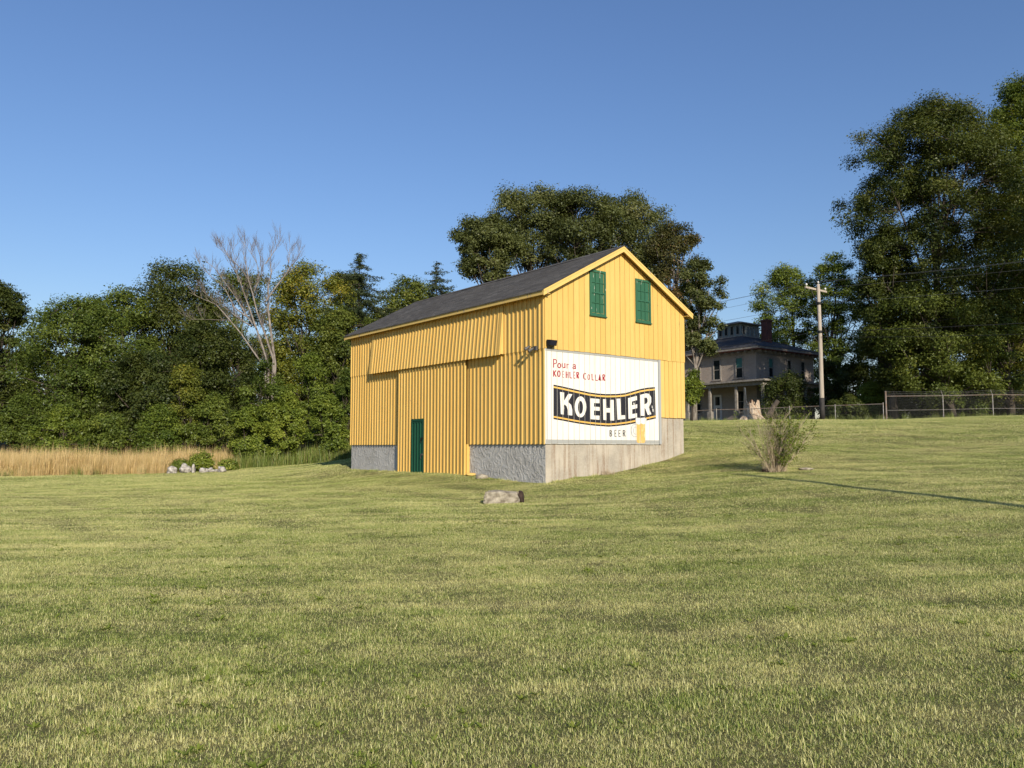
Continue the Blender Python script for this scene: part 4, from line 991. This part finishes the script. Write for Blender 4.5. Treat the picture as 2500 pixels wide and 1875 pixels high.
def sprout(p, d, L_, r_, lev):
    pts = [p]; q = p.copy(); dd = d.copy()
    for i in range(4):
        dd = (dd + Vector((rng.normal()*.10, rng.normal()*.12, .10+rng.normal()*.05))).normalized(); q = q + dd*L_/4; pts.append(q.copy())
    tw.tube(pts, [r_, r_*.8, r_*.6, r_*.42, r_*.2], 3 if lev else 4, cap=False)
    if lev < 2:
        for i in range(1, 5):
            for _ in range(2 if lev == 0 else 1):
                s_ = Vector((rng.normal(), rng.normal()*.8, .5+rng.random()*.5)).normalized()
                sprout(pts[i], (dd*.9+s_*.75).normalized(), L_*rng.uniform(.35, .6), r_*.55, lev+1)
for pl, r0, bow in ST:
    P_ = []
    for i, (x, y_) in enumerate(pl):
        p = Zd(x, y_); t = i/(len(pl)-1); P_.append(Vector((p.x-dx_, bow*2.2*t, p.z-dz0_)))
    if pl[0][1] == 1600:
        P_[0] = Vector((P_[0].x*.6, 0, -.3)) ; P_.insert(1, P_[0].lerp(P_[1], .6))
    n = len(P_); rr = [r0*.55*(1-.88*(i/(n-1))**.8) for i in range(n)]
    m.tube(P_, rr, 7, cap=False)
    for i in range(max(1, n//3), n):
        for _ in range(4 if i > n/2 else 2):
            s_ = Vector((rng.normal()*.8, rng.normal()*.7, .7)).normalized(); d = (P_[i]-P_[i-1]).normalized()
            sprout(P_[i].lerp(P_[i-1], rng.random()), (d*.7+s_*.8).normalized(), rng.uniform(.6, 1.3)*(1.15-i/n*.5), .020*(1-.45*i/n), 0)
m.build('trunk', M['pale_bark'], dead, smooth=True); tw.build('twigs', M['dead_twig'], dead)

# ================================================================ SMALL THINGS
def lump(name, mat, parent, loc, size, seed, sub=2, amp=.18, flat=1., box=0.):
    """irregular stone; box>0 pulls it toward a block"""
    rng = np.random.default_rng(seed); bm = bmesh.new(); bmesh.ops.create_icosphere(bm, subdivisions=sub, radius=1)
    ph = rng.uniform(0, 6.28, 9)
    for v_ in bm.verts:
        c = v_.co.copy(); n = 1 + amp*(math.sin(c.x*3+ph[0])*math.sin(c.y*3.4+ph[1]) + .6*math.sin(c.z*5+ph[2]+c.x*4) + .4*math.sin(c.y*8+ph[3]+c.z*7))
        if box: 
            mx = max(abs(c.x), abs(c.y), abs(c.z)); n = n*((1-box)+box/mx)
        c = c*n; v_.co = (c.x*size[0], c.y*size[1], c.z*size[2])
    me = bpy.data.meshes.new(name); bm.to_mesh(me); bm.free(); me.materials.append(mat); me.shade_smooth() if not box else None
    return put(name, me, parent, loc)
# stone block on the lawn and the dark chunk against its end
by = 19.6; bx_ = (1226-1250)/1926*by
blk = lump('stone_block', M['stone'], None, (bx_, by, h(bx_, by)+.10), (.43, .22, .20), 3, 4, .075, 1, .80); blk.rotation_euler = (.02, .02, -.10)
tag(blk, 'pale lichen-spotted stone block lying on the lawn before the barn', 'stone')
cx_ = bx_+.47; ck = lump('rotten_log', M['dark_wood'], None, (cx_, by+.03, h(cx_, by)+.10), (.075, .16, .19), 6, 3, .07, 1, .35); ck.rotation_euler = (0, -.12, -.1)
tag(ck, 'dark brown rotten log end standing against the pale stone block', 'log')
x, y = bxy(-.22, 2.95); o = lump('fieldstone', M['stone'], None, (x, y, h(x, y)+.02), (.19, .13, .12), 8); tag(o, 'rounded fieldstone at the foot of the grey foundation by the sliding door', 'stone')
x, y = bxy(-.12, 3.72); o = lump('wood_scrap', M['yellow'], None, (x, y, h(x, y)+.05), (.16, .10, .05), 9, 2, .1, 1, .6); tag(o, 'yellow painted wood scrap under the corner of the sliding door', 'wood')
x, y = bxy(.35, -.25)
# rocks of the little rockery and the plants behind it
RK_ = [(421,1152,.27,.25,'left-leaning white boulder'),(454,1150,.33,.30,'largest white boulder'),(474,1151,.14,.32,'narrow upright white stone'),(498,1147,.25,.16,'grey slab stone'),(516,1148,.20,.15,'low pale stone'),(530,1145,.12,.10,'small pale cobble'),(543,1144,.22,.22,'white end boulder')]
LBR = ['white boulder with grey patches at the outer end of the rock pile','largest whitewashed boulder of the rock pile','narrow upright white stone in the middle of the rock pile','grey slanting slab in the rock pile below the green plant','low pale stone beside the slanting slab','small pale cobble between two stones of the rock pile','pointed white boulder at the barn end of the rock pile']
RY = 44.
for i, (px, py, hw, hh, _) in enumerate(RK_):
    y = RY + .25*math.sin(i*1.7); x = (px-1250)/1926*y
    o = lump('rock', M['white_stone'], None, (x, y, h(x, y)+hh*.55), (hw, hw*.8, hh), 20+i, 3, .2); tag(o, LBR[i], 'rock', 'rocks of the rock pile'); o.rotation_euler = (0, .25*math.sin(i*3), i)
for (px, tp, hw, lb, sd, y) in ((492,1106,32,'leafy green plant growing out of the rock pile',91,45.),(440,1124,21,'low weedy plant at the outer end of the rock pile',92,45.2),(558,1129,20,'wispy weed plant at the barn end of the rock pile',93,45.3)):
    tree('rockery_plant', lb, px, tp, y, hw, 1152, 'weed' if sd != 91 else 'shrub', sd, 'dome', 26, 130, .14, .7, trunk=.03, cat='plant', stems=3)
# twiggy bush on the slope
BY = 22.6; bp = at(1893, 1150, BY); bz = h(bp.x, BY)
bush = empty('bush', (bp.x, BY, bz)); tag(bush, 'half-bare twiggy bush with green leaves on one side, standing on the slope', 'bush')
rng = np.random.default_rng(12); st_ = MB(); fine = MB(); LC, LN = [], []
def twig(p, d, L_, r_, lev, side):
    pts = [p]; q = p.copy(); dd = d.copy()
    for i in range(4):
        dd = (dd + Vector((rng.normal()*.09, rng.normal()*.09, rng.normal()*.06+.02))).normalized(); q = q+dd*L_/4; pts.append(q.copy())
    (st_ if lev == 0 else fine).tube(pts, [r_, r_*.85, r_*.7, r_*.5, r_*.25], 4 if lev == 0 else 3, cap=False)
    if (side > .12 and rng.random() < .3) or rng.random() < .04:
        for i in range(2 if lev else 3, 5):
            for _ in range(2):
                LC.append(tuple(pts[i]+Vector(rng.normal(size=3))*.035)); LN.append(tuple(dd))
    if lev < 2:
        for i in range(1, 5):
            for _ in range(2 if lev == 0 else 1):
                s_ = Vector(rng.normal(size=3)); s_.z = abs(s_.z)*.6; twig(pts[i], (dd+s_.normalized()*.6).normalized(), L_*rng.uniform(.2, .4), r_*.5, lev+1, side)
for i in range(62):
    a = rng.uniform(0, 6.28); sp = abs(rng.normal())*.50+.06; side = math.cos(a)*sp
    d = Vector((math.cos(a)*sp, math.sin(a)*sp, 1)).normalized()
    twig(Vector((math.cos(a)*.16*rng.random(), math.sin(a)*.12*rng.random(), -.03)), d, rng.uniform(.75, 1.5), rng.uniform(.007, .013), 0, side)
st_.build('stems', M['twig'], bush); fine.build('twigs', M['twig'], bush)
LC = np.array(LC); me = leaf_mesh('leaves', LC, unit(np.array(LN)), np.full(len(LC), .04), .8, 4, .05, LM['weed'], rng, None, .3, .26, quad=True); put('leaves', me, bush)
tf = MB(); rng = np.random.default_rng(77)
for i in range(420):
    a = rng.uniform(0, 6.28); r_ = .32*rng.random()**.5; p = Vector((math.cos(a)*r_, math.sin(a)*r_*.7, -.02)); l = rng.uniform(.12, .42); d = Vector((math.cos(a)*.4+rng.normal()*.25, math.sin(a)*.4+rng.normal()*.2, 1)).normalized()
    s_ = d.cross(Vector((rng.normal(), rng.normal(), .1))).normalized()*.005; q = p+d*l; tf.quadmesh([p-s_, p+s_, q], [(0,1,2)])
tf.build('dry_grass_skirt', M['twig'], bush)
for (px, py, sx, lb, sd) in ((1898-14-80/6.6, 1147, .13, 'dark round stone on the shaded side of the twiggy bush', 51), (1968, 1146, .24, 'flat grey stone slab beside the twiggy bush', 52)):
    p = at(px, py, BY); o = lump('fieldstone', M['stone' if sd == 52 else 'dark_wood'], None, (p.x, BY+.05, h(p.x, BY)+.03), (sx, .16, .09 if sd == 51 else .04), sd); tag(o, lb, 'stone')
# small dry tuft against the gable foundation
x, y = bxy(2.55, -.12); tf = MB(); rng = np.random.default_rng(78)
for i in range(160):
    a = rng.uniform(0, 6.28); p = Vector((rng.normal()*.12, rng.normal()*.03, -.02)); d = Vector((rng.normal()*.35, -abs(rng.normal())*.2, 1)).normalized(); l = rng.uniform(.1, .26)
    s_ = d.cross(Vector((rng.normal(), rng.normal(), .1))).normalized()*.006; tf.quadmesh([p-s_, p+s_, p+d*l], [(0,1,2)])
o = tf.build('dry_weed', M['twig'], None, loc=(x, y, h(x, y))); tag(o, 'small brown dry weed tuft against the beige foundation', 'plant')
# jagged stump behind the low fence
sy = 57.6; sp_ = at(1836, 1030, sy); sz = h(sp_.x, sy)
stump = empty('tree_stump', (sp_.x, sy, sz)); tag(stump, 'jagged broken tree stump with one tall splinter behind the low fence', 'stump')
rng = np.random.default_rng(4); n = 40; vv, ff = [], []
for i in range(n):
    a = 2*math.pi*i/n; rt = 1+.25*math.sin(5*a+1)**2
    spike = 2.75 if abs(((a-math.pi*1.08+math.pi) % (2*math.pi))-math.pi) < .16 else 1.55+rng.uniform(-.3, .3)
    if 1.7*math.pi < a < 1.95*math.pi: spike = 1.75
    prof = [(1.15*rt, -.1), (.85*rt, .2), (.62, .7), (.54, 1.25), (.50 if spike < 2 else .52, spike), (.42, spike-.05), (.36, .8)]
    for r_, z in prof: vv.append((r_*1.1*math.cos(a), r_*math.sin(a), z*1.0))
q = 7
for i in range(n):
    for j in range(q-1): a = i*q+j; b = ((i+1) % n)*q+j; ff.append((a, b, b+1, a+1))
ff.append(tuple(i*q+6 for i in range(n)))
put('trunk', mesh('trunk', vv, ff, M['stump_bark']), stump)
m = MB()
for i in range(14):
    a = rng.uniform(0, 6.28); r_ = .3*rng.random()**.5; t_ = rng.uniform(1.2, 1.9); m.tube([(r_*math.cos(a), r_*math.sin(a), .7), (r_*math.cos(a)+rng.normal()*.03, r_*math.sin(a), t_*.9), (r_*math.cos(a), r_*math.sin(a), t_)], [.07, .05, .01], 5)
m.build('splinters', M['split_wood'], stump)
lx = at(1875, 1020, 57.6); o = MB().tube([(-.6,0,.0), (.0,.05,.55), (.5,.1,1.35), (.8,.1,1.75)], [.2, .2, .19, .16], 8).build('fallen_limb', M['bark'], None, loc=(lx.x, 57.6, h(lx.x, 57.6)), smooth=True); tag(o, 'broken grey limb propped slanting beside the jagged stump', 'log')
dm = lump('dirt_mound', M['dirt'], None, (sp_.x+.9, sy-.3, sz+.02), (2.2, .9, .28), 14, 3, .15); tag(dm, 'low mound of bare dirt around the jagged stump', 'dirt')

# ================================================================ GRASS (scattered, instanced)
def blade_patch(name, n, radius, hmin, hmax, wid, mat, rng, lean=.5, clump=False, seg2=True):
    r = radius*np.sqrt(rng.random(n)); a = rng.uniform(0, 2*math.pi, n)
    P = np.c_[r*np.cos(a), r*np.sin(a), np.full(n, -.012)]
    hgt = rng.uniform(hmin, hmax, n)*(.75+.5*rng.random(n)**3); az = rng.uniform(0, 2*math.pi, n); ln = np.abs(rng.normal(0, lean, n))
    d = np.c_[np.cos(az)*ln, np.sin(az)*ln, np.ones(n)]; d = d/np.linalg.norm(d, axis=1, keepdims=True)
    sx = np.c_[-np.sin(az+rng.normal(0,.8,n)), np.cos(az), np.zeros(n)]; sx = unit(sx)*(wid*rng.uniform(.6, 1.2, n))[:,None]/2
    mid = P + d*(hgt*.55)[:,None]; tip = P + d*hgt[:,None] + np.c_[np.cos(az)*ln*hgt*.45, np.sin(az)*ln*hgt*.45, -ln*hgt*.25]
    V = np.stack([P-sx, P+sx, mid+sx*.85, mid-sx*.85, tip], 1).reshape(-1, 3)
    b = np.arange(n)*5
    tri = np.concatenate([np.c_[b, b+1, b+2], np.c_[b, b+2, b+3], np.c_[b+3, b+2, b+4]])
    tt = rng.random(n); return fastmesh(name, V, tri, mat, np.concatenate([tt, tt, tt]))
def scatter(name, label, P, rotv, scl, idx_, coll):
    me = bpy.data.meshes.new(name); me.vertices.add(len(P)); me.vertices.foreach_set('co', np.ascontiguousarray(P, np.float32).ravel())
    a = me.attributes.new('rot', 'FLOAT_VECTOR', 'POINT'); a.data.foreach_set('vector', np.ascontiguousarray(rotv, np.float32).ravel())
    a = me.attributes.new('scl', 'FLOAT', 'POINT'); a.data.foreach_set('value', np.ascontiguousarray(scl, np.float32))
    a = me.attributes.new('pick', 'INT', 'POINT'); a.data.foreach_set('value', np.ascontiguousarray(idx_, np.int32))
    o = put(name, me); tag(o, label, kind='stuff')
    ng = bpy.data.node_groups.new(name+'_scatter', 'GeometryNodeTree')
    ng.interface.new_socket('Geometry', in_out='INPUT', socket_type='NodeSocketGeometry'); ng.interface.new_socket('Geometry', in_out='OUTPUT', socket_type='NodeSocketGeometry')
    N = ng.nodes; gi, go = N.new('NodeGroupInput'), N.new('NodeGroupOutput')
    ci = N.new('GeometryNodeCollectionInfo'); ci.inputs['Collection'].default_value = coll; ci.inputs['Separate Children'].default_value = True; ci.inputs['Reset Children'].default_value = True
    ip = N.new('GeometryNodeInstanceOnPoints'); ip.inputs['Pick Instance'].default_value = True
    def na(nm, dt): x = N.new('GeometryNodeInputNamedAttribute'); x.data_type = dt; x.inputs['Name'].default_value = nm; return x.outputs['Attribute']
    L = ng.links
    L.new(gi.outputs[0], ip.inputs['Points']); L.new(ci.outputs[0], ip.inputs['Instance'])
    L.new(na('pick', 'INT'), ip.inputs['Instance Index']); L.new(na('rot', 'FLOAT_VECTOR'), ip.inputs['Rotation']); L.new(na('scl', 'FLOAT'), ip.inputs['Scale'])
    L.new(ip.outputs[0], go.inputs[0])
    md = o.modifiers.new('scatter', 'NODES'); md.node_group = ng
    return o
def source(name, meshes):
    c = bpy.data.collections.new(name)
    for i, me in enumerate(meshes):
        ob = bpy.data.objects.new('%s_%02d' % (name, i), me); c.objects.link(ob)
    return c
def ground_rot(x, y, spin):
    e = .25; dzx = (H(x+e, y)-H(x-e, y))/(2*e); dzy = (H(x, y+e)-H(x, y-e))/(2*e)
    n = unit(np.c_[-dzx, -dzy, np.ones(len(x))])
    ex = np.c_[np.cos(spin), np.sin(spin), np.zeros(len(x))]; ex = unit(ex - n*(ex*n).sum(1, keepdims=True)); ey = np.cross(n, ex)
    # matrix columns ex, ey, n -> XYZ euler
    yy = np.arcsin(np.clip(-ex[:,2], -1, 1)); xx = np.arctan2(ey[:,2], n[:,2]); zz = np.arctan2(ex[:,1], ex[:,0])
    return np.c_[xx, yy, zz]
def grassmat(name, green1, green2, straw1, straw2, thr=.0, world=True):
    k = NB(name); k.t.nodes.remove(k.b); t = k.attr('tint')
    dry = lawn_colour(k) if world else None
    g_ = k.mix(t, green1, green2); s_ = k.mix(t, straw1, straw2)
    if world:
        # every blade is either green or straw; the share of straw follows the dry streaks
        tr = k.ramp(k.math('ADD', k.math('MULTIPLY', dry, .62), k.math('MULTIPLY', k.math('FRACT', k.math('MULTIPLY', t, 7.31)), .75)), [(.55+thr, 0), (.82+thr, 1)])
    else: tr = k.ramp(k.math('FRACT', k.math('MULTIPLY', t, 7.31)), [(.6+thr, 0), (.75+thr, 1)])
    col = k.mix(tr, g_, s_)
    d = k.n('ShaderNodeBsdfDiffuse'); tl_ = k.n('ShaderNodeBsdfTranslucent'); gl = k.n('ShaderNodeBsdfGlossy'); gl.inputs['Roughness'].default_value = .5
    k.l(col, d.inputs[0]); k.l(col, tl_.inputs[0])
    m1 = k.n('ShaderNodeMixShader'); m1.inputs[0].default_value = .3; k.l(d.outputs[0], m1.inputs[1]); k.l(tl_.outputs[0], m1.inputs[2])
    m2 = k.n('ShaderNodeMixShader'); m2.inputs[0].default_value = .04; k.l(m1.outputs[0], m2.inputs[1]); k.l(gl.outputs[0], m2.inputs[2])
    k.l(m2.outputs[0], k.out.inputs[0]); return k.m
rng = np.random.default_rng(2024)
gm = grassmat('lawn_blade', (.125, .19, .020), (.38, .46, .095), (.56, .51, .165), (.87, .83, .40))
gf = grassmat('field_straw', (.46, .36, .14), (.58, .44, .18), (.68, .49, .21), (.80, .61, .31), -.3, False)
gw = grassmat('tall_weed_blade', (.10, .15, .02), (.22, .28, .05), (.32, .30, .09), (.42, .36, .14), .12, False)
near = [blade_patch('p', 1500, .34, .016, .046, .0032, gm, rng, 1.0) for _ in range(4)] + [blade_patch('p', 1200, .34, .022, .06, .0036, gm, rng, .8)]
mid_ = [blade_patch('p', 1400, .55, .018, .045, .006, gm, rng, 1.0) for _ in range(3)]
# broad-leaved weeds for the foreground: rosettes
def rosette(rng, n=9, L_=.07):
    C = np.zeros((n, 3)); a = np.linspace(0, 6.28, n, endpoint=False)+rng.normal(0, .2, n); l = L_*rng.uniform(.6, 1.2, n); up = rng.uniform(.15, .8, n)
    d = unit(np.c_[np.cos(a), np.sin(a), up]); s_ = np.c_[-np.sin(a), np.cos(a), np.zeros(n)]*(l*.16)[:,None]; l = l[:,None]
    V = np.stack([C, d*l*.55+s_, d*l-np.c_[np.zeros((n,2)), l*.12], d*l*.55-s_], 1).reshape(-1, 3)
    return fastmesh('w', V, np.arange(4*n).reshape(n, 4), LM['weed'], np.full(n, .55)+rng.normal(0, .15, n))
tufts = [blade_patch('p', 110, .10, .04, .085, .0045, gm, rng, .6) for _ in range(3)]
weeds = [rosette(rng, 7+i, .04+.009*i) for i in range(4)]
lawn_src = source('lawn_patch', near+mid_+weeds+tufts)
def in_barn(x, y, mg=.0):
    dx, dy = x-NX, y-NY; s = dx*vV[0]+dy*vV[1]; u = dx*vU[0]+dy*vU[1]
    return (s > -mg) & (s < BW+mg) & (u > -mg) & (u < BL+mg)
def field_edge(x):            # lawn ends here: front line of tall grass and weeds on the left
    return np.interp(x, [-60, -30, -26, -19.5, -17, -13.5, -11, -7, 2, 10], [38.5, 39.6, 40.2, 43.6, 46.8, 47.6, 47.2, 47.5, 60, 64])
def grid(x0, x1, y0, y1, st):
    gx, gy = np.meshgrid(np.arange(x0, x1, st), np.arange(y0, y1, st)); gx = gx.ravel()+rng.uniform(-.5, .5, gx.size)*st; gy = gy.ravel()+rng.uniform(-.5, .5, gy.size)*st
    return gx, gy
def infov(x, y, pad): return (y > 1.0) & (np.abs(x) < .69*y+pad)
X, Y, SC, ID = [], [], [], []
for (y0, y1, st, ids, s0, s1) in ((1.4, 15, .26, (0,1,2,3,4), .8, 1.15), (15, 30, .40, (5,6,7), .85, 1.15), (30, 62, .62, (5,6,7), 1.25, 1.7)):
    gx, gy = grid(-.72*y1-5, .72*y1+5, y0, y1, st); ok = infov(gx, gy, 4.0) & ~in_barn(gx, gy, .12) & (gy < field_edge(gx)+.6)
    gx, gy = gx[ok], gy[ok]; X.append(gx); Y.append(gy); SC.append(rng.uniform(s0, s1, len(gx))); ID.append(rng.choice(ids, len(gx)))
nw = 1300; gy = 2.5+ 13*rng.random(nw)**.8; gx = rng.uniform(-1, 1, nw)*(.7*gy+1)
cl = np.sin(gx*1.1+gy*.6)+np.sin(gx*.5-gy*1.3+2); ok = cl+rng.normal(0, .7, nw) > .5
X.append(gx[ok]); Y.append(gy[ok]); SC.append(rng.uniform(.6, 1.3, ok.sum())); ID.append(rng.integers(8, 12, ok.sum()))
nt_ = 2600; gy = 2.6+ 13*rng.random(nt_)**1.1; gx = rng.uniform(-1, 1, nt_)*(.7*gy+1); cl = np.sin(gx*.9-gy*.7+1)+np.sin(gx*1.7+gy*1.1); ok = cl+rng.normal(0, .8, nt_) > .7
X.append(gx[ok]); Y.append(gy[ok]); SC.append(rng.uniform(.5, 1.1, ok.sum())*np.interp(gy[ok], [3, 12], [1, .6])); ID.append(rng.integers(12, 15, ok.sum()))
# lusher strip right against the foundation
uu = np.arange(-.2, BL, .22)
for s, u in [(-.10, q) for q in uu] + [(q, -.10) for q in np.arange(0, BW, .22)]:
    x, y = bxy(s+rng.normal()*.05, u+rng.normal()*.05); X.append([x]); Y.append([y]); SC.append([.75]); ID.append([7])
    if rng.random() < .35: X.append([x]); Y.append([y]); SC.append([rng.uniform(.8, 2.0)]); ID.append([int(rng.integers(12, 15))])
X, Y, SC, ID = map(np.concatenate, (X, Y, SC, ID))
scatter('lawn_grass', 'short mown lawn grass, green with straw-coloured streaks', np.c_[X, Y, H(X, Y)], ground_rot(X, Y, rng.uniform(0, 6.28, len(X))), SC, ID, lawn_src)
# tawny tall grass field on the left, with seed heads
def stalks(rng, n=70, rad=.38, hmin=.75, hmax=1.25, mat=None, wid=.012, head=True):
    a = blade_patch('s', n, rad, hmin, hmax, wid, mat, rng, .16)
    return a
fsrc = source('field_tuft', [stalks(rng, 110, .4, .8, 1.3, gf, .015) for _ in range(4)] + [stalks(rng, 60, .4, .55, .95, gw, .014) for _ in range(2)])
gx, gy = grid(-62, -6, 37, 58, .42); e = field_edge(gx)+.4*np.sin(gx*2.3)+.25*np.sin(gx*5.1)
right = gx > -17.8
ok = (gy > e) & (gy < e+16) & (gx < -16.0-.30*(gy-46)+rng.normal(0, .5, len(gx))) & (np.abs(gx) < .75*gy+6)
gx, gy, e, right = gx[ok], gy[ok], e[ok], right[ok]
edge = (gy-e) < .9
pk = np.where((edge & (rng.random(len(gx)) < .2)) | (right & (rng.random(len(gx)) < .55)), rng.integers(4, 6, len(gx)), rng.integers(0, 4, len(gx)))
sc = rng.uniform(.8, 1.2, len(gx))*np.where(edge, .62, 1.)*(1+.18*np.sin(gx*.7)*np.sin(gy*.9))
scatter('tawny_field_grass', 'tall tawny dry grass standing in the unmown field', np.c_[gx, gy, H(gx, gy)], np.c_[rng.normal(0, .05, len(gx)), rng.normal(0, .05, len(gx)), rng.uniform(0, 6.28, len(gx))], sc, pk, fsrc)
# green tall weeds between lawn and shrubs
wsrc = source('weed_tuft', [stalks(rng, 70, .4, .5, 1.15, gw, .02) for _ in range(3)])
gx, gy = grid(-19, 6, 44, 58, .40); e = field_edge(gx)+.3*np.sin(gx*1.7); ok = (gy > e) & (gy < e+5.5) & ~in_barn(gx, gy, .8) & (gx > -18+rng.random(len(gx))*4)
gx, gy = gx[ok], gy[ok]
scatter('tall_weeds', 'tall green weeds along the mown edge below the shrubs', np.c_[gx, gy, H(gx, gy)], np.c_[rng.normal(0, .08, (len(gx), 2)), rng.uniform(0, 6.28, len(gx))], rng.uniform(.7, 1.25, len(gx)), rng.integers(0, 3, len(gx)), wsrc)
# rank grass along the fences on the rise
gx, gy = grid(8, 40, 51.5, 60, .5); ok = rng.random(len(gx)) < .22; gx, gy = gx[ok], gy[ok]
scatter('fence_weeds', 'rank weeds growing along the chain-link fences', np.c_[gx, gy, H(gx, gy)], np.c_[np.zeros((len(gx), 2)), rng.uniform(0, 6.28, len(gx))], rng.uniform(.25, .6, len(gx)), rng.integers(0, 3, len(gx)), wsrc)
